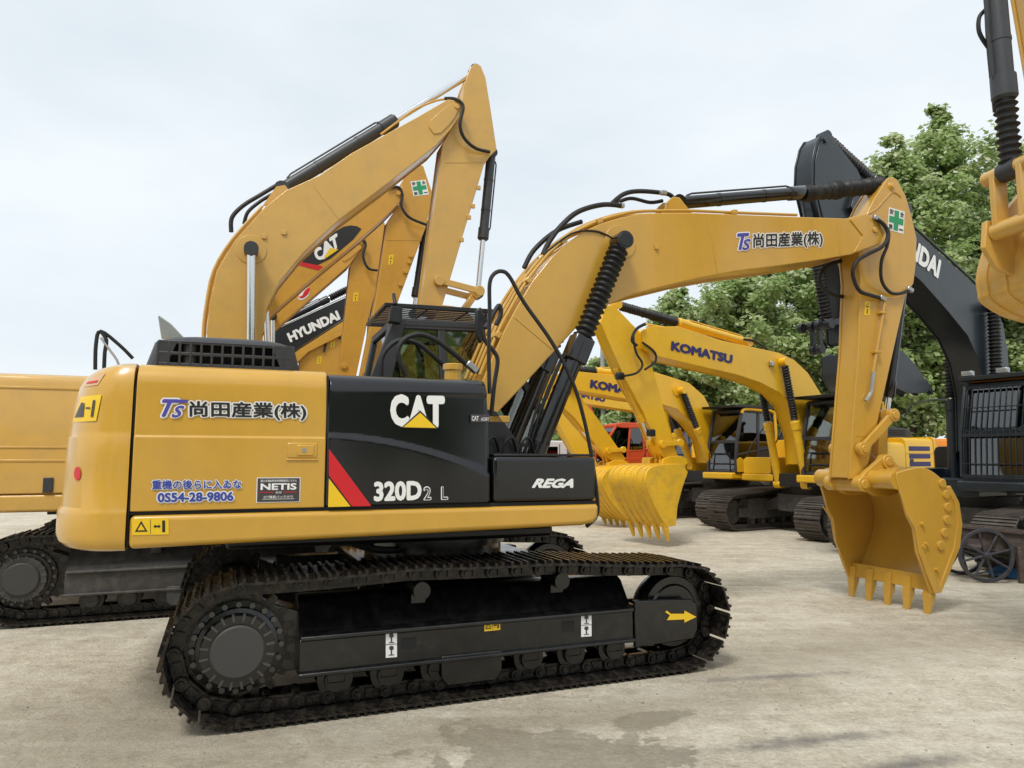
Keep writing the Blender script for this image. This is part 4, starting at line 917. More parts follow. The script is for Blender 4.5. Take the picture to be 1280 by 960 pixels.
mk('mirror_arm', MB().tube(FB_.p3([(126, 422), (136, 436), (146, 450), (150, 462)], -1.16), .013, 8, 3), ST, rb)
mk('mirror', MB().prism(FB_.pl([(197, 393), (214, 405), (230, 422), (202, 424)], -.9), -.92, -.89), ST, rb, .01)
mk('latch', MB().bb(*sorted((FB_.at(53, 606, -1.37)[0], FB_.at(66, 606, -1.37)[0])), -1.36, -1.347, FB_.at(60, 616, -1.37)[1], FB_.at(60, 597, -1.37)[1]), GP, rb, .006)
for zc in (2.36, 1.62): mk('crease', MB().bb(-2.15, -1.14, -1.352, -1.343, zc-.012, zc+.012), YB, rb, .004)
# second, with the black logo panel on its boom
rc, FC = digger_left(3.4, 'deep yellow excavator second in the rear row, black CAT panel on its boom', YC, False)
Cp = [(480, 236), (497, 235), (506, 241), (503, 250), (485, 268), (455, 295), (400, 340), (340, 392), (318, 440), (300, 460), (282, 455), (280, 420), (295, 375), (330, 322), (380, 285), (430, 255)]
Sp = [(511, 212), (521, 206), (529, 207), (540, 240), (537, 262), (533, 282), (499, 373), (474, 455), (464, 495), (446, 495), (470, 375), (484, 277), (503, 249), (502, 228)]
B_, S_ = gear(rc, FC, -1, YC, Cp, .27, Sp, .16, GP); bo = [o for o in rc.children if o.name.startswith('boom')][0]; st_ = [o for o in rc.children if o.name.startswith('stick')][0]
pin(rc, FC.at(498, 242, -.27), .28, .07, YC)
pan = mark(bo, smooth_poly(FC.pl([(372, 329), (385, 315), (425, 284), (443, 281), (455, 288), (400, 335)], -.27), 1), -.27, -1, CK, 'logo_panel', .004)
mark(bo, FC.pl([(373, 327), (404, 333), (398, 338), (372, 331)], -.27), -.27, -1, RE, 'red_stripe', .007)
for ch, a_, b_, c_ in (('C', (398, 328), (408, 321), (390, 314)), ('A', (404, 325), (419, 314), (399, 307)), ('T', (415, 315), (425, 308), (411, 298))): letter(ch, pan, FC.at(*a_, -.27), FC.at(*b_, -.27), FC.at(*c_, -.27), -.27, -1, WH, .06, lift=.007)
mark(pan, FC.pl([(404, 325), (423, 312), (412, 310)], -.27), -.27, -1, YL, 'logo_triangle', .010)
safety_cross(rc, FC.at(517, 245.5, -.16), FC.at(536, 243, -.16), FC.at(513, 227, -.16), -.16, -1)
warn(rc, FC.at(485, 331, -.16), FC.at(491, 330, -.16), FC.at(486, 319, -.16), -.16, -1, True)
p0, p2 = FC.at(533, 283, 0), FC.at(517, 392, 0); ram(rc, 'bucket_cylinder', (p0[0], 0, p0[1]), (p2[0], 0, p2[1]), .82, .08, BS)
p0, p2 = FC.at(345, 310, 0), FC.at(520, 212, 0); ram(rc, 'arm_cylinder', (p0[0], 0, p0[1]), (p2[0], 0, p2[1]), .6, .08, BS)
hoses(bo, FC, [(-.3, [(484, 235), (498, 234), (503, 243), (502, 258), (512, 272), (533, 281)], .026)])
for px in ((513, 320), (506, 340), (500, 356), (511, 328)): x, z = FC.at(*px, -.16); mk('bracket', MB().bb(x-.03, x+.04, -.2, -.15, z-.03, z+.03), YC, st_, .004)
p, s_ = FC.at(483, 300, -.16), FC.at(527, 300, -.16); mk('weld_seam', MB().bar((p[0], -.162, p[1]), (s_[0], -.162, s_[1]), .006, .014), YC, st_)
for s in (-1, 1): a_ = FC.at(330, 480, 0); b_ = FC.at(330, 360, 0); ram(rc, 'boom_cylinder', (a_[0]+.2, s*.4, 1.4), (b_[0], s*.4, b_[1]), .5, .085, BS)
e_ = FC.at(455, 490, -.16); hung_bucket(rc, e_[0], e_[1], YC); links(rc, (e_[0]+.05, e_[1]+.35), (e_[0]+.5, e_[1]+.4), (e_[0]+.35, e_[1]-.05), YC, .16)
# third, with a red badge
rd_, FD_ = digger_left(6.8, 'yellow excavator third in the rear row, red badge on its boom', YC, False)
Dp = [(440, 294), (452, 297), (456, 304), (437, 331), (385, 376), (336, 418), (316, 445), (296, 450), (296, 425), (330, 385), (385, 335)]
Sp = [(455, 292), (470, 276), (480, 277), (485, 290), (478, 330), (460, 400), (440, 495), (420, 495), (431, 400), (438, 331), (452, 308)]
B_, S_ = gear(rd_, FD_, -1, YC, Dp, .27, Sp, .16, GP); bo = [o for o in rd_.children if o.name.startswith('boom')][0]
pin(rd_, FD_.at(450, 303, -.27), .28, .08, YC); pin(rd_, FD_.at(430, 458, -.16), .18, .09, YC)
mk('nose_plate', MB().prism(FD_.pl([(428, 325), (436, 316), (450, 305), (452, 310), (438, 322), (430, 327)], -.27), -.29, -.26), YC, bo)
sb = mark(bo, smooth_poly(FD_.pl([(370, 373), (386, 356), (388, 368), (378, 376)], -.27), 1), -.27, -1, WH, 'badge', .006); mark(bo, smooth_poly(FD_.pl([(372, 371), (378, 370), (380, 364), (387, 358), (387, 366), (378, 374)], -.27), 1), -.27, -1, RE, 'badge_face', .012)
hoses(bo, FD_, [(-.3, [(452, 298), (457, 305), (454, 320), (460, 335), (472, 338)], .03)])
warn(rd_, FD_.at(441, 377, -.16), FD_.at(447, 376, -.16), FD_.at(442, 366, -.16), -.16, -1, True)
p0, p2 = FD_.at(345, 355, 0), FD_.at(470, 282, 0); ram(rd_, 'arm_cylinder', (p0[0], 0, p0[1]), (p2[0], 0, p2[1]), .6, .08, BS)
for s in (-1, 1): b_ = FD_.at(340, 400, 0); ram(rd_, 'boom_cylinder', (b_[0]+.1, s*.4, 1.4), (b_[0], s*.4, b_[1]), .5, .085, BS)
e_ = FD_.at(430, 490, -.16); hung_bucket(rd_, e_[0], e_[1], YC); links(rd_, (e_[0]+.05, e_[1]+.3), (e_[0]+.5, e_[1]+.35), (e_[0]+.35, e_[1]-.05), YC, .16)
# fourth: dark slate boom with white lettering
re_, FE = digger_left(10.2, 'dark boomed HYUNDAI excavator fourth in the rear row, behind the raised ochre booms', YC, False)
Ep = [(432, 372), (465, 352), (478, 346), (481, 356), (465, 372), (434, 396), (379, 431), (350, 452), (325, 470), (305, 470), (305, 445), (340, 414)]
Sp = [(466, 348), (474, 335), (482, 335), (486, 350), (480, 400), (470, 466), (456, 466), (462, 400), (464, 370)]
B_, S_ = gear(re_, FE, -1, NV, Ep, .3, Sp, .17, GP); bo = [o for o in re_.children if o.name.startswith('boom')][0]
letter('HYUNDAI', bo, FE.at(363, 428.5, -.3), FE.at(426, 399, -.3), FE.at(358, 417, -.3), -.3, -1, WH, .055, lift=.01)
mk('trim_line', MB().tube(FE.p3([(342, 412), (385, 392), (432, 370)], -.31), .02, 6, 2), ST, bo)
p0, p1, p2 = FE.at(335, 411, 0), FE.at(410, 376, 0), FE.at(472, 343, 0); ram(re_, 'arm_cylinder', (p0[0], 0, p0[1]), (p2[0], 0, p2[1]), .54, .09, NV, bell=1.2)
for s in (-1, 1): b_ = FE.at(360, 440, 0); ram(re_, 'boom_cylinder', (b_[0], s*.45, 1.4), (b_[0], s*.45, b_[1]), .5, .09, NV)
e_ = FE.at(463, 464, -.17); hung_bucket(re_, e_[0], e_[1], NV)
# fifth: only its stick shows
rf, FF = digger_left(13.8, 'yellow excavator farthest back in the left row, mostly hidden under the dark HYUNDAI boom', YC, False)
Fp = [(425, 402), (436, 398), (440, 408), (425, 420), (385, 440), (360, 465), (330, 480), (318, 478), (335, 455), (380, 425)]
Sp = [(420, 412), (430, 400), (440, 402), (440, 420), (430, 500), (400, 505), (374, 500), (374, 446), (404, 425)]
B_, S_ = gear(rf, FF, -1, YC, Fp, .3, Sp, .18, GP); st_ = [o for o in rf.children if o.name.startswith('stick')][0]
hoses(st_, FF, [(-.22, [(405, 440), (408, 425), (404, 418), (408, 412)], .03), (-.22, [(428, 425), (422, 418), (421, 408), (428, 400)], .03)])
warn(rf, FF.at(413, 434, -.18), FF.at(418, 433, -.18), FF.at(414, 424, -.18), -.18, -1, True); warn(rf, FF.at(396, 455, -.18), FF.at(401, 454, -.18), FF.at(397, 446, -.18), -.18, -1, True)
e_ = FF.at(400, 500, 0); hung_bucket(rf, e_[0], e_[1], YC)
for s in (-1, 1): b_ = FF.at(365, 452, 0); ram(rf, 'boom_cylinder', (b_[0], s*.45, 1.4), (b_[0], s*.45, b_[1]), .5, .09, BS)

# ------------------------------------------------------------------ the bright yellow row on the right, facing left
KY = 210
KPROF = [(-.42, 1.30), (-.36, 2.80), (.78, 2.82), (.98, 2.05), (1.05, 1.30)]
def digger_right(o, label, col, **kw):
    fr = Fr(o, KY); r = thing('excavator', o, KY, label, 'excavator')
    undercarriage(r, 0, TG, FD, kw.get('det', False), False, 1)
    c = gen_upper(r, col, kw.get('dark', BS), 1, zt=kw.get('zt', 2.12), cabcol=kw.get('cabcol', GP), stripes=kw.get('stripes'), prof=KPROF, glass_=kw.get('glass', GL), tool=kw.get('tool'), right_z=kw.get('right_z'), rails=kw.get('rails', True), cover=kw.get('cover', True))
    return r, fr, c
def komatsu(o, label, boom, stick, bk_, tip, tt, txt, acyl, kcyl, bcyl, cabcol=GP):
    r, fr, c = digger_right(o, label, YK, stripes=True, cabcol=cabcol, tool=YK)
    B_, S_ = gear(r, fr, 1, YK, boom, .25, stick, .15, BS); bo = [q for q in r.children if q.name.startswith('boom')][0]; st_ = [q for q in r.children if q.name.startswith('stick')][0]
    for body, a_, b_, c_ in txt: letter(body, bo, fr.at(*a_, .25), fr.at(*b_, .25), fr.at(*c_, .25), .25, 1, NB, .065, lift=.008)
    a_, b_, f_ = acyl; p0, p2 = fr.at(*a_, 0), fr.at(*b_, 0); ram(r, 'arm_cylinder', (p0[0], 0, p0[1]), (p2[0], 0, p2[1]), f_, .085, YK, bell=1.15)
    a_, b_, f_ = kcyl; p0, p2 = fr.at(*a_, 0), fr.at(*b_, 0); ram(r, 'bucket_cylinder', (p0[0], 0, p0[1]), (p2[0], 0, p2[1]), f_, .075, YK)
    if bcyl:
        a_, b_ = bcyl; p0, p2 = fr.at(*a_, .36), fr.at(*b_, .36)
        for s in (1, -1):
            ro = ram(r, 'boom_cylinder', (p0[0], s*.36, p0[1]), (p2[0], s*.36, p2[1]), .52, .085, YK, bell=1.05)
    P = fr.pl(bk_, .55); tp = fr.at(*tip, .55); te = fr.at(*tt, .55); td = (te[0]-tp[0], te[1]-tp[1])
    bu = simple_bucket(r, P, .55, YW, 0, 6, tp, td, 5, 6, math.hypot(*td), YW)
    pr = [q for q in S_ if q[1] < min(z for _, z in S_)+.12][0]
    links(r, (pr[0], pr[1]+.35), (pr[0]+.45, pr[1]+.32), (pr[0]+.35, pr[1]-.02), YK, .15)
    for s in (-1, 1): mk('bucket_ear', MB().prism(smooth_poly([(pr[0]-.18, pr[1]-.1), (pr[0]-.1, pr[1]+.1), (pr[0]+.45, pr[1]+.08), (pr[0]+.5, pr[1]-.1)], 1), s*.2-.025, s*.2+.025), YK, bu, .006)
    mk('visor', MB().prism([(-.40, 2.90), (1.12, 2.90), (1.14, 2.96), (-.38, 2.98)], .30, 1.40), BS, c, .01)
    mk('cab_trim', MB().tube([(-.43, 1.35, 1.3), (-.39, 1.35, 2.6), (-.3, 1.35, 2.83), (.0, 1.35, 2.85), (.7, 1.35, 2.86), (.82, 1.35, 2.76)], .04, 8, 4), YK, c)
    mk('cab_sill', MB().prism([(-.43, 1.29), (1.04, 1.29), (1.04, 1.60), (.92, 1.66), (.80, 1.60), (.72, 1.42), (.3, 1.38), (-.1, 1.52), (-.43, 1.80)], 1.335, 1.352), YK, c, .005)
    mk('step_rail', MB().tube([(1.12, .5, 1.3), (1.12, .5, 1.75), (1.12, 1.2, 1.75), (1.12, 1.2, 1.3)], .018, 8, 1), BS, r); mk('step_rail', MB().tube([(1.12, .5, 1.5), (1.12, 1.2, 1.5)], .015, 8, 1), BS, r)
    mk('handrail', MB().tube([(-.25, 1.42, 1.35), (-.2, 1.42, 1.5), (-.45, 1.42, 2.35)], .016, 8, 1), BS, r)
    return r, fr, bo, st_, c
K1b = [(802, 414), (812, 408), (848, 408), (904, 426), (974, 441), (993, 450), (1010, 466), (1028, 495), (1026, 530), (1020, 578), (1006, 582), (1003, 545), (990, 507), (975, 491), (950, 478), (920, 468), (880, 459), (821, 445), (804, 436)]
K1s = [(757, 381), (769, 383), (790, 405), (806, 421), (813, 450), (833, 523), (849, 576), (844, 582), (834, 578), (824, 564), (804, 514), (780, 470), (762, 430), (751, 403)]
K1k = [(852, 580), (827, 581), (812, 586), (807, 600), (812, 618), (824, 643), (834, 659), (845, 657), (847, 633), (853, 610), (860, 590)]
r1, F1, bo1, st1, c1 = komatsu((6.95, 16.4), 'nearest bright yellow KOMATSU excavator, its worn bucket lowered in the middle of the yard', K1b, K1s, K1k, (834, 659), (838, 677),
    [('KOMATSU', (838, 438), (915, 455), (839, 426))], ((934, 428), (770, 381), .56), ((774, 462), (815, 552), .72), ((1008, 606), (980, 452)))
hoses(st1, F1, [(.3, [(800, 408), (792, 418), (795, 440), (803, 455), (796, 466), (780, 470)], .022), (.28, [(803, 428), (818, 440), (819, 452), (806, 462)], .022), (.3, [(806, 405), (795, 412), (790, 425), (796, 432)], .03)])
hoses(bo1, F1, [(.1, [(930, 424), (942, 426), (955, 434), (962, 440)], .025)]); hoses(bo1, F1, [(.15, [(806, 405), (850, 413), (905, 428), (960, 440)], .018, YK)], 'pipe')
for px in ((776, 470), (815, 541)): x, z = F1.at(*px, .2); mk('hose_clamp', MB().box((x, .17, z), (.16, .12, .14)), BS, st1, .03)
x, z = F1.at(963, 455, .25); mk('work_lamp', MB().box((x, .28, z), (.12, .08, .12)), ST, bo1, .02)
K2b = [(705, 472), (719, 464), (779, 470), (818, 465), (841, 472), (862, 479), (880, 495), (896, 526), (899, 575), (888, 580), (882, 550), (866, 529), (846, 511), (826, 505), (784, 499), (722, 488), (708, 482)]
K2s = [(683, 476), (690, 466), (703, 468), (722, 492), (745, 520), (782, 573), (778, 580), (768, 580), (745, 556), (718, 522), (690, 496)]
K2k = [(795, 584), (778, 582), (766, 584), (753, 597), (757, 615), (772, 637), (786, 651), (793, 650), (795, 630), (799, 600)]
r2, F2, bo2, st2, c2 = komatsu((5.79, 19.6), 'second KOMATSU excavator in the bright yellow row, cab with dark side door facing us', K2b, K2s, K2k, (788, 650), (791, 660),
    [('KOMATSU', (737, 485), (806, 497), (738, 474))], ((790, 468), (697, 460), .5), ((700, 505), (740, 552), .7), ((890, 585), (853, 488)))
x, z = F2.at(846, 487, .25); mk('pin_plate', MB().cyl((x, -.27, z), (x, .27, z), .16, n=24), YK, bo2)
K3b = [(700, 486), (716, 482), (775, 490), (815, 492), (838, 500), (850, 520), (852, 562), (840, 565), (838, 535), (822, 518), (775, 511), (716, 502), (702, 496)]
K3s = [(684, 490), (694, 483), (704, 488), (720, 520), (752, 592), (744, 598), (734, 592), (706, 545), (686, 505)]
K3k = [(765, 596), (750, 596), (742, 604), (742, 618), (752, 632), (764, 641), (770, 640), (773, 620), (772, 604)]
r3, F3, bo3, st3, c3 = komatsu((6.0, 24.5), 'farthest excavator of the bright yellow KOMATSU row, mostly hidden by the second', K3b, K3s, K3k, (764, 641), (768, 650),
    [('KOMATSU', (703, 492), (756, 503), (704, 483))], ((770, 486), (692, 484), .5), ((694, 515), (720, 560), .7), ((850, 580), (836, 505)))

# ------------------------------------------------------------------ dark slate excavator at the right
rh, FH, ch_ = digger_right((8.05, 12.6), 'dark slate HYUNDAI excavator at the right with barred cab and black bellows', NV, det=True, dark=NV, cabcol=NV, zt=1.9, right_z=1.46, rails=False, glass=GD)
Hb = [(1070, 240), (1092, 246), (1146, 290), (1180, 321), (1217, 355), (1245, 386), (1254, 405), (1260, 440), (1262, 475), (1256, 560), (1246, 575), (1234, 565), (1232, 493), (1224, 452), (1210, 420), (1184, 388), (1152, 352), (1106, 312), (1076, 280), (1064, 258)]
Hs = [(1015, 200), (1020, 178), (1026, 168), (1034, 167), (1041, 173), (1072, 212), (1086, 245), (1084, 280), (1076, 320), (1072, 420), (1064, 432), (1056, 428), (1050, 330), (1024, 270), (1014, 228)]
B_, S_ = gear(rh, FH, 1, NV, Hb, .26, Hs, .16, NV); bo = [q for q in rh.children if q.name.startswith('boom')][0]; st_ = [q for q in rh.children if q.name.startswith('stick')][0]
letter('HYUNDAI', bo, FH.at(1101, 294, .26), FH.at(1172, 349, .26), FH.at(1106, 270, .26), .26, 1, WH, .055, lift=.01)
mk('cheek_plate', MB().prism(offset_poly(FH.pl(Hs[:10]+Hs[13:], .16), -.06), .16, .175), NV, st_, .006); pin(rh, FH.at(1030, 176, .16), .18, .07, NV)
p0, p2 = FH.at(1130, 262, 0), FH.at(1030, 172, 0); ram(rh, 'arm_cylinder', (p0[0], 0, p0[1]), (p2[0], 0, p2[1]), .45, .085, NV, bell=1.2)
p0, p2 = FH.at(1006, 240, 0), FH.at(1034, 405, 0); ram(rh, 'bucket_cylinder', (p0[0], 0, p0[1]), (p2[0], 0, p2[1]), .45, .08, NV, bell=1.2)
e_ = FH.at(1058, 428, .2); P2 = FH.at(1034, 405, .2); links(rh, (e_[0], e_[1]+.35), P2, (P2[0]-.02, P2[1]-.35), BS, .2)
Pk = FH.pl([(1104, 436), (1114, 431), (1130, 440), (1146, 458), (1163, 484), (1159, 491), (1135, 492), (1113, 480), (1104, 460)], .5); bkh = bucket(rh, Pk, -.55, .5, NV, 6, 8+1-1, Pk[4], 5, .15, (Pk[4][0]-Pk[3][0], Pk[4][1]-Pk[3][1]))
mk('bucket_back', MB().prism([Pk[0], Pk[8], Pk[7], Pk[6], (Pk[6][0], Pk[6][1]+.03), (Pk[7][0]-.02, Pk[7][1]+.03), (Pk[8][0]-.03, Pk[8][1]), (Pk[0][0]-.03, Pk[0][1])], -.54, .49), NV, bkh)
for s in (1, -1):
    p0 = FH.at(1193, 606, -.38); p1 = FH.at(1186, 392, -.38); ram(rh, 'boom_cylinder', (p0[0], s*.38, p0[1]), (p1[0], s*.38, p1[1]), .49, .095, NV, bell=1.15)
hoses(bo, FH, [(.0, [(1075, 250), (1060, 228), (1068, 218), (1085, 230), (1100, 250)], .025), (.08, [(1072, 252), (1064, 235), (1074, 225), (1090, 240)], .025)]); hoses(bo, FH, [(.2, [(1092, 243), (1146, 287), (1217, 352), (1248, 384)], .022, NV)], 'pipe')
gb = MB(); x0 = 1.14
for k in range(11): y = .42+k*.085; gb.bar((x0, y, 1.36), (1.08, y, 2.05), .016, .016); gb.bar((1.08, y, 2.05), (.88, y, 2.80), .016, .016)
for zz, xx in ((1.36, x0), (1.55, 1.125), (2.0, 1.085), (2.45, .975), (2.78, .885)): gb.bar((xx+.012, .38, zz), (xx+.012, 1.34, zz), .02, .045 if zz in (1.36, 2.0, 2.78) else .015)
for y in (.38, 1.32): gb.tube([(x0, y, 1.34), (1.08, y, 2.05), (.88, y, 2.82)], .026, 8, 1)
mk('window_guard', gb, NV, ch_, .003)
mk('visor', MB().prism([(-.3, 2.88), (.95, 2.90), (.97, 2.97), (-.28, 2.96)], .32, 1.38), NV, ch_, .012)
for y in (.45, .98): mk('roof_lamp', MB().box((.9, y, 3.02), (.10, .17, .09)), ST, ch_, .015)
mk('roof_trim', MB().bb(.2, .72, .40, 1.30, 2.875, 2.905), OR, ch_, .008)
mk('handrail', MB().tube(FH.p3([(1131, 520), (1140, 505), (1162, 500), (1186, 499)], -.9), .016, 8, 1), BS, rh)

# ------------------------------------------------------------------ raised stick and bucket at the right edge
FY = Fr((9.1, 6.23), 190); ry = thing('excavator', FY.o, 190, 'tan excavator at the right edge, only its raised bucket and black bellows in view', 'excavator')
undercarriage(ry, 0, TG, FD, False, False, 1); gen_upper(ry, YB, GP, 1, zt=2.2, prof=KPROF)
hw = .16
Sy = FY.pl([(1252, -90), (1262, 0), (1281, 110), (1290, 190), (1300, 226), (1335, 232), (1350, 190), (1385, 0), (1395, -90)], -hw)
xs = [p[0] for p in Sy]; zmax = max(p[1] for p in Sy)
Sy = Sy[:1]+[(Sy[0][0]+.1, zmax+.35), (sum(xs)/len(xs)-.1, zmax+.75), (Sy[-1][0]-.2, zmax+.3)][::1]+Sy[:0]+Sy[::-1][:0]+[Sy[-1]]+Sy[-2:0:-1]
stx = mk('stick', box_beam(Sy, hw), YB, ry, .008)
pv = (Sy[3][0]+.12, zmax+.25)
By = [(pv[0]+.15, pv[1]+.12), (pv[0]+.15, pv[1]-.12), (pv[0]-.6, pv[1]-.38), (2.2, 4.9), (1.4, 4.1), (.75, 2.3), (.45, 1.8), (.12, 1.85), (.15, 2.6), (.7, 4.6), (1.4, 5.5), (2.2, 5.75), (pv[0]-.5, pv[1]+.25)]
mk('boom', box_beam(By, .28), YB, ry, .008)
p0, p1, p2 = FY.at(1237, -90, 0), FY.at(1258, 130, 0), FY.at(1264, 212, 0)
rk = ram(ry, 'bucket_cylinder', (p0[0], 0, p0[1]), (p2[0], 0, p2[1]), .72, .075, GP, bell=1.1)
hoses(rk, FY, [(-.08, [(1232, 12), (1224, 22), (1224, 40), (1233, 56), (1237, 60)], .016), (-.09, [(1232, 5), (1235, 60), (1243, 140)], .012, BS)], 'oil_line')
p0 = FY.at(1263, 212, 0); p3 = FY.at(1268, 282, 0); sl = FY.at(1320, 215, 0)
m = MB()
for s in (-1, 1):
    m.bar((p0[0], s*.12, p0[1]), (p3[0], s*.12, p3[1]), .05, .12); m.bar((p0[0], s*(hw+.04), p0[1]), (sl[0]-.05, s*(hw+.04), sl[1]+.12), .045, .1)
m.cyl((p0[0], -hw-.07, p0[1]), (p0[0], hw+.07, p0[1]), .06, n=20); m.cyl((p3[0], -.17, p3[1]), (p3[0], .17, p3[1]), .07, n=20); mk('link', m, YB, ry, .006)
o_ = FY.pl([(1252, 286), (1240, 294), (1231, 306), (1224, 325), (1219, 348), (1221, 366), (1226, 380)], -.55)
x_, z_ = o_[-1]; Pk = o_+[(x_-.25, z_-.12), (x_-.62, z_-.16), (x_-.95, z_-.05), (x_-.85, z_+.08), (x_-.6, z_+.3), (o_[0][0]-.28, o_[0][1]-.05)]
bky = bucket(ry, Pk, -.55, .55, YB, 0, 9, Pk[9], 5, .17, (-1, .25), strips=6)
for s in (-1, 1): mk('bucket_ear', MB().prism([(p3[0]+.1, p3[1]-.12), (p3[0]+.07, p3[1]+.09), (p3[0]-.05, p3[1]+.11), (sl[0]-.05, sl[1]+.1), (sl[0]-.12, sl[1]-.1), (p3[0]-.2, p3[1]-.35), (p3[0], p3[1]-.28)], s*.2-.025, s*.2+.025), YB, bky, .006)

# ------------------------------------------------------------------ old handcart
FCt = Fr((6.36, 9.75), 0)
rc_ = thing('handcart', (6.30, 9.75), -4, 'old wooden handcart with spoked iron wheels in front of the dark excavator', 'handcart')
def wheel(y, x=0):
    m = MB(); r = .335; n = 40; P = []
    v = []
    for k in range(n):
        a = 2*math.pi*k/n
        for dr, dy in ((-.024, -.022), (.02, -.022), (.02, .022), (-.024, .022)): v.append((x+(r+dr)*math.cos(a), y+dy, .357+(r+dr)*math.sin(a)))
    m.add(v, [(k*4+j, ((k+1) % n)*4+j, ((k+1) % n)*4+(j+1) % 4, k*4+(j+1) % 4) for k in range(n) for j in range(4)])
    w = mk('wheel', m, IR, rc_, .005)
    for k in range(8): a = 2*math.pi*k/8+.25; mk('spoke', MB().cyl((x, y, .357), (x+.32*math.cos(a), y, .357+.32*math.sin(a)), .019, .015, 8), IR, w)
    mk('hub', MB().lathe((x, y-.07, .357), (x, y+.07, .357), [(0, .03), (.2, .05), (.8, .05), (1, .03)], 14), IR, w)
wheel(0); wheel(.68, .03)
mk('axle', MB().cyl((0, 0, .357), (.03, .68, .357), .022, n=10), IR, rc_)
for k in range(3): mk('plank', MB().box((.42, .13+k*.21, .40), (1.2, .20, .03), ry=.08), WD, rc_, .004)
for y in (.06, .62):
    for k in range(2): mk('side_plank', MB().box((.46+.03*(1-k), y, .45+k*.115), (1.30-.3*(1-k), .028, .11), ry=.10), WD, rc_, .004)
    mk('rail', MB().bar((-.40, y-.03, .745), (1.35, y-.03, .565), .05, .045), WD, rc_, .006)
for k in range(2): mk('end_plank', MB().box((-.17-.09*k, .34, .48+k*.12), (.03, .50, .11), ry=-.6), WD, rc_, .004)
for y in (.0, .66): mk('prop_leg', MB().box((.43, y, .235), (.07, .06, .47)), WD, rc_, .006)
tag(mk('tarpaulin', MB().grid(lambda u, v: (6.55+.5*u, 10.0+.4*v, .012+.10*math.sin(3.1*u)*math.sin(3.1*v)+.03*math.sin(9*u+4*v)+.03), 14, 12), paint('tarp_blue', (.03, .13, .28), .5, var=.25)), 'crumpled blue tarpaulin lying under the handcart', 'tarpaulin')

# ------------------------------------------------------------------ vehicles and yard edge behind
FR_ = Fr((3.9, 27.5), 200)
rr_ = thing('excavator', FR_.o, 200, 'orange red excavator behind the yellow row, square cab with one dark window', 'excavator')
undercarriage(rr_, 0, TG, FD, False, False, 1)
def solid(nm, P, y0, y1, mat, par, bev=.05): return mk(nm, MB().prism(P, y0, y1), mat, par, bev, 3)
mk('platform', MB().bb(-2.2, 1.1, -1.3, 1.3, 1.1, 1.3), RD, rr_, .03)
X = lambda px, py, y=1.3: FR_.at(px, py, y)
cb = cab(rr_, [(-.55, 1.3), (-.5, 2.78), (.6, 2.78), (.95, 2.3), (1.0, 1.3)], .35, 1.3, RD, GD, 1)
mk('door_panel', MB().prism([(-.55, 1.3), (.98, 1.3), (.95, 1.65), (-.55, 1.65)], 1.29, 1.315), RD, cb, .02)
mk('roof_cap', MB().prism(smooth_poly([(-.56, 2.72), (.66, 2.72), (.62, 2.92), (-.5, 2.92)], 1), .33, 1.32), RD, cb, .02)
solid('engine_house', [(-2.2, 1.3), (-.62, 1.3), (-.62, 2.0), (-2.2, 2.0)], -1.3, 1.3, RD, rr_); counterweight(rr_, 2.2, .5, 1.35, [(1.06, .08, .03), (1.15, 0, 0), (1.8, .05, .01), (2.0, .2, .04)], RD)
bR = [(.3, 1.7), (.6, 1.6), (1.4, 3.1), (2.6, 3.9), (4.3, 3.9), (4.3, 4.15), (2.5, 4.25), (1.1, 3.6)]
mk('boom', box_beam(bR, .25), RD, rr_, .01)
sR = FR_.pl([(681, 470), (692, 468), (702, 490), (735, 570), (726, 575), (694, 512)], .15); mk('stick', box_beam(sR, .15), RD, rr_, .01)
hung_bucket(rr_, sR[4][0], sR[4][1]+.02, RD, 1)
# white truck
tk = thing('truck', (1.9, 31.0), 200, 'small white truck cab glimpsed behind the foreground boom cylinders', 'truck')
mk('cab', MB().prism([(-.1, .55), (1.6, .55), (1.62, 1.25), (1.42, 2.25), (1.2, 2.35), (-.1, 2.35)], -.95, .95), TW, tk, .06, 3)
for y in (-.955, .955): mk('side_window', MB().prism([(.35, 1.4), (1.42, 1.4), (1.28, 2.1), (.35, 2.1)], y-.004, y+.004), GD, tk); mk('door_line', MB().prism([(.25, .7), (.28, .7), (.28, 2.2), (.25, 2.2)], y-.003, y+.003), DK, tk)
mk('windscreen', MB().bar((1.63, 0, 1.35), (1.48, 0, 2.12), 1.6, .02), GD, tk); mk('bumper', MB().bb(1.6, 1.72, -.95, .95, .45, .75), BS, tk, .03)
for y in (-.7, .7): mk('headlight', MB().bb(1.6, 1.66, y-.15, y+.15, .85, 1.05), ST, tk, .02)
mk('cargo_bed', MB().bb(-3.6, -.2, -1.0, 1.0, .9, 1.5), TW, tk, .02)
for x in (.75, -2.7):
    for y in (-.85, .85): w = mk('wheel', MB().lathe((x, y-.12, .42), (x, y+.12, .42), [(0, .3), (.1, .42), (.9, .42), (1, .3)], 24), RU, tk); mk('rim', MB().cyl((x, y-.125, .42), (x, y+.125, .42), .22, n=16), ST, w)
mk('chassis', MB().bb(-3.5, 1.5, -.4, .4, .45, .7), BS, tk)
# orange machine behind the dark one
OO = (13.9, 19.6); ro_ = thing('excavator', OO, 30, 'orange excavator far right, its rear body showing between yellow bucket and barred cab', 'excavator')
undercarriage(ro_, 0, TG, FD, False, False, 1); gen_upper(ro_, OR, BS, 1, zt=2.15)
mk('boom', box_beam([(.2, 1.8), (.6, 1.75), (1.6, 2.6), (3.2, 2.5), (4.8, 1.9), (4.85, 2.1), (3.3, 2.95), (1.5, 3.1)], .25), OR, ro_, .01); mk('stick', box_beam([(4.65, 2.15), (5.0, 2.2), (4.2, .8), (4.0, .8)], .15), OR, ro_, .01); hung_bucket(ro_, 4.05, 1.15, OR)
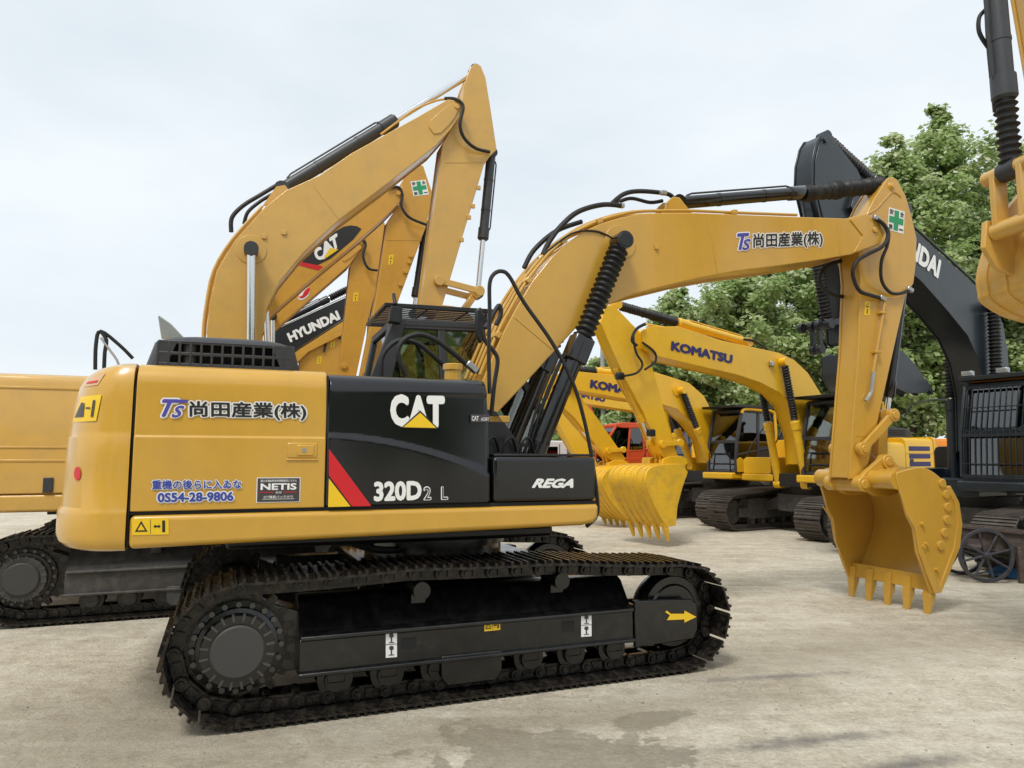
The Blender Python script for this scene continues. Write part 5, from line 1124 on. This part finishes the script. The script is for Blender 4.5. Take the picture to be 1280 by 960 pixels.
# boundary wall in panels between posts, and a lamp-less utility pole
wl = struct(mk('boundary_wall', MB().bb(-70, 70, 37.6, 37.75, 0, 1.9), WC)); wl['label'] = 'low grey concrete wall along the back of the yard'
for k in range(36): mk('wall_post', MB().bb(-70+k*4-.12, -70+k*4+.12, 37.5, 37.598, 0, 2.05), WC, wl)
for px, Y_, nm in ((752, 33.5, 0), (788, 36, 1)):
    X_ = (px-640)/FPX*Y_*1.02
    pr = thing('utility_pole', (X_, Y_), 0, ['tall grey concrete utility pole seen between boom cylinder and yellow boom', 'slim grey utility pole beside the red cab'][nm], 'pole')
    mk('shaft', MB().cyl((0, 0, 0), (0, 0, 8.2 if nm == 0 else 6.0), .15, .09, 14), WC, pr); mk('cross_arm', MB().box((0, 0, 7.6 if nm == 0 else 5.6), (1.6 if nm == 0 else .9, .09, .09), rz=.6), WC, pr)
    for q in (-.6, 0, .6): mk('insulator', MB().cyl((q*.9*(1 if nm == 0 else .6), q*.6*(1 if nm == 0 else .6), 7.64 if nm == 0 else 5.64), (q*.9*(1 if nm == 0 else .6), q*.6*(1 if nm == 0 else .6), 7.82 if nm == 0 else 5.8), .04, n=8), TW, pr)

# ------------------------------------------------------------------ trees along the wall, plus a row added behind the viewer for reflections
def tree(x, y, h, rad, label, seed, nleaf=26000, conic=.6, base=.16, lean=0.):
    r_ = np.random.default_rng(seed); random.seed(seed)
    t = thing('plane_tree', (x, y), 0, label, 'tree', 'leafy trees along the back wall')
    m = MB(); m.tube([(0, 0, 0), (.05, .03, h*.3), (lean*.5, 0, h*.6), (lean, 0, h*.95)], .01, 10, 1); m = MB()
    prof = [(0, .24*h/13), (.25, .17*h/13), (.6, .09*h/13), (1, .015)]; m.lathe((0, 0, 0), (lean, 0, h*.95), prof, 12)
    cl = []
    nb = int(46*h/12)
    for k in range(nb):
        f = base+(1-base)*(k+.5)/nb; z = h*f
        env = rad*(math.sin(math.pi*min(1, (1-f)/(1-base)*conic+.02))**.75 if conic < 1 else math.sin(math.pi*(1-f)/(1-base))**.6)
        a = k*2.4+r_.random()*.8; L_ = env*(.75+.45*r_.random())
        b0 = Vector((lean*f, 0, z*.93)); b1 = b0+Vector((math.cos(a)*L_, math.sin(a)*L_, L_*(.25+.35*r_.random())))
        m.cyl(b0, b1, .05*(1-f)+.018, .008, 6)
        for q in range(max(3, int(3+L_*3.2))):
            tt_ = .25+.78*r_.random(); c = b0.lerp(b1, tt_)+Vector(r_.normal(0, .22*rad/3, 3)); cl.append((c.x, c.y, c.z, .30+.34*r_.random()))
    for q in range(14): cl.append((lean+r_.normal(0, .15), r_.normal(0, .15), h*(.90+.10*r_.random()), .28))
    mk('trunk', m, BR, t)
    cl = np.array(cl); per = max(6, nleaf//len(cl)); n = per*len(cl)
    cc = np.repeat(cl, per, axis=0); d = r_.normal(size=(n, 3)); d /= np.linalg.norm(d, axis=1)[:, None]
    pos = cc[:, :3]+d*(cc[:, 3]*r_.random(n)**.45)[:, None]*np.array([1.15, 1.15, .8]); pos[:, 2] = np.maximum(pos[:, 2], 1.4)
    nrm = d*.5+r_.normal(size=(n, 3))*.5+np.array([0, -.25, .9]); nrm /= np.linalg.norm(nrm, axis=1)[:, None]
    tg = np.cross(nrm, r_.normal(size=(n, 3))); tg /= np.linalg.norm(tg, axis=1)[:, None]; bt = np.cross(nrm, tg)
    s = (.07+.055*r_.random(n))[:, None]*(1.1 if nleaf > 10000 else 1.9)
    V = np.stack([pos-tg*s, pos+bt*s*.72-nrm*s*.18, pos+tg*s*1.05, pos-bt*s*.72-nrm*s*.18], 1).reshape(-1, 3)
    me = bpy.data.meshes.new('crown'); me.vertices.add(4*n); me.vertices.foreach_set('co', V.astype(np.float32).ravel())
    me.loops.add(4*n); me.loops.foreach_set('vertex_index', np.arange(4*n, dtype=np.int32)); me.polygons.add(n); me.polygons.foreach_set('loop_start', np.arange(0, 4*n, 4, dtype=np.int32)); me.update(calc_edges=True)
    tone = np.clip(np.repeat(r_.random(len(cl))*.5, per)+r_.random(n)*.45+(r_.random(n) > .8)*.4, 0, 1)
    at = me.attributes.new('tone', 'FLOAT', 'POINT'); at.data.foreach_set('value', np.repeat(tone, 4).astype(np.float32))
    me.materials.append(LEAF); mk('crown', me, LEAF, t)
    return t
T = [(18.3, 29.5, 16.6, 3.9, 'tallest pointed tree rising right of the ochre stick', 46000, .62), (15.5, 28.0, 14.5, 2.9, 'pointed tree just behind the top of the ochre stick', 36000, .62),
     (22.6, 31.0, 15.6, 4.0, 'broad tree behind the raised bucket at the right edge', 34000, .62), (20.0, 27.5, 11.5, 3.2, 'bushy tree above the barred cab', 30000, 1.0),
     (12.2, 31.5, 11.0, 3.3, 'round leafy tree behind the dark stick and bucket', 30000, 1.0), (9.6, 30.0, 9.8, 2.8, 'round leafy tree above the KOMATSU lettering', 30000, 1.0), (7.6, 32.5, 9.3, 2.2, 'leafy tree at the left end of the tall row', 26000, 1.0),
     (15.6, 33.5, 12.5, 3.4, 'leafy tree filling the gap below the dark boom', 28000, 1.0), (10.8, 34.5, 8.0, 3.0, 'low leafy tree low down behind the nearest yellow boom', 22000, 1.0), (4.3, 34.5, 6.3, 2.0, 'small tree behind the foreground boom cylinder', 16000, 1.0),
     (7.0, 35.5, 5.6, 2.0, 'low bushy tree behind the red cab', 16000, 1.0), (2.0, 35.5, 5.0, 1.7, 'small bushy tree behind the white truck', 14000, 1.0), (25.5, 29, 11, 3.2, 'leafy tree partly cut by the right picture edge', 16000, 1.0)]
T += [(-17+k*4.6, -15-(k % 2)*2.2, 8.5+1.3*(k*7 % 3), 2.9, ['leafy tree of the row behind the viewer, %s in that row' % w for w in ('first from the left', 'second from the left', 'third from the left', 'fourth', 'fifth', 'third from the right', 'second from the right', 'last on the right')][k], 9000, 1.0) for k in range(8)]  # unseen row, added to give gloss black and glass something dark to reflect
for i, (x, y, h, rad, lab, nl, con) in enumerate(T): tree(x, y, h, rad, lab, 100+i, nl, con, .12 if con > .9 else .14, lean=.1*(i % 3-1))

# ------------------------------------------------------------------ grit and small stones lying on the concrete
gm = MB(); rg = np.random.default_rng(5)
for k in range(2600):
    if k < 1500: x, y = rg.uniform(-3.6, 4.2), rg.uniform(2.6, 7.5)
    else: q = rg.uniform(-2.4, 2.6); w = rg.normal(-1.75, .35); x, y = A.o[0]+q*A.c-w*A.s, A.o[1]+q*A.s+w*A.c
    r = .0025+.006*rg.random()**3+(.008 if rg.random() > .985 else 0); a = rg.random()*6.28; e = .6+.6*rg.random()
    ring_ = [(x+r*e*math.cos(a+t), y+r*math.sin(a+t)*(.7+.5*rg.random()), r*.25) for t in (0, 1.3, 2.6, 3.9, 5.1)]
    base_ = [(p[0], p[1], -.001) for p in ring_]; gm.add(base_+ring_+[(x, y, r*.75)], [(i, (i+1) % 5, (i+1) % 5+5, i+5) for i in range(5)]+[(i+5, (i+1) % 5+5, 10) for i in range(5)])
go = mk('grit', gm, paint('grit_stone', (.30, .26, .20), .9, var=.5, scale=2.5)); go['kind'] = 'stuff'; tag(go, 'loose grit and pebbles scattered on the concrete yard', 'grit')

for o in scene.objects:                        # the parked machines are one kind
    if o.parent is None and o.get('category') == 'excavator': o['group'] = 'excavators parked in the yard'
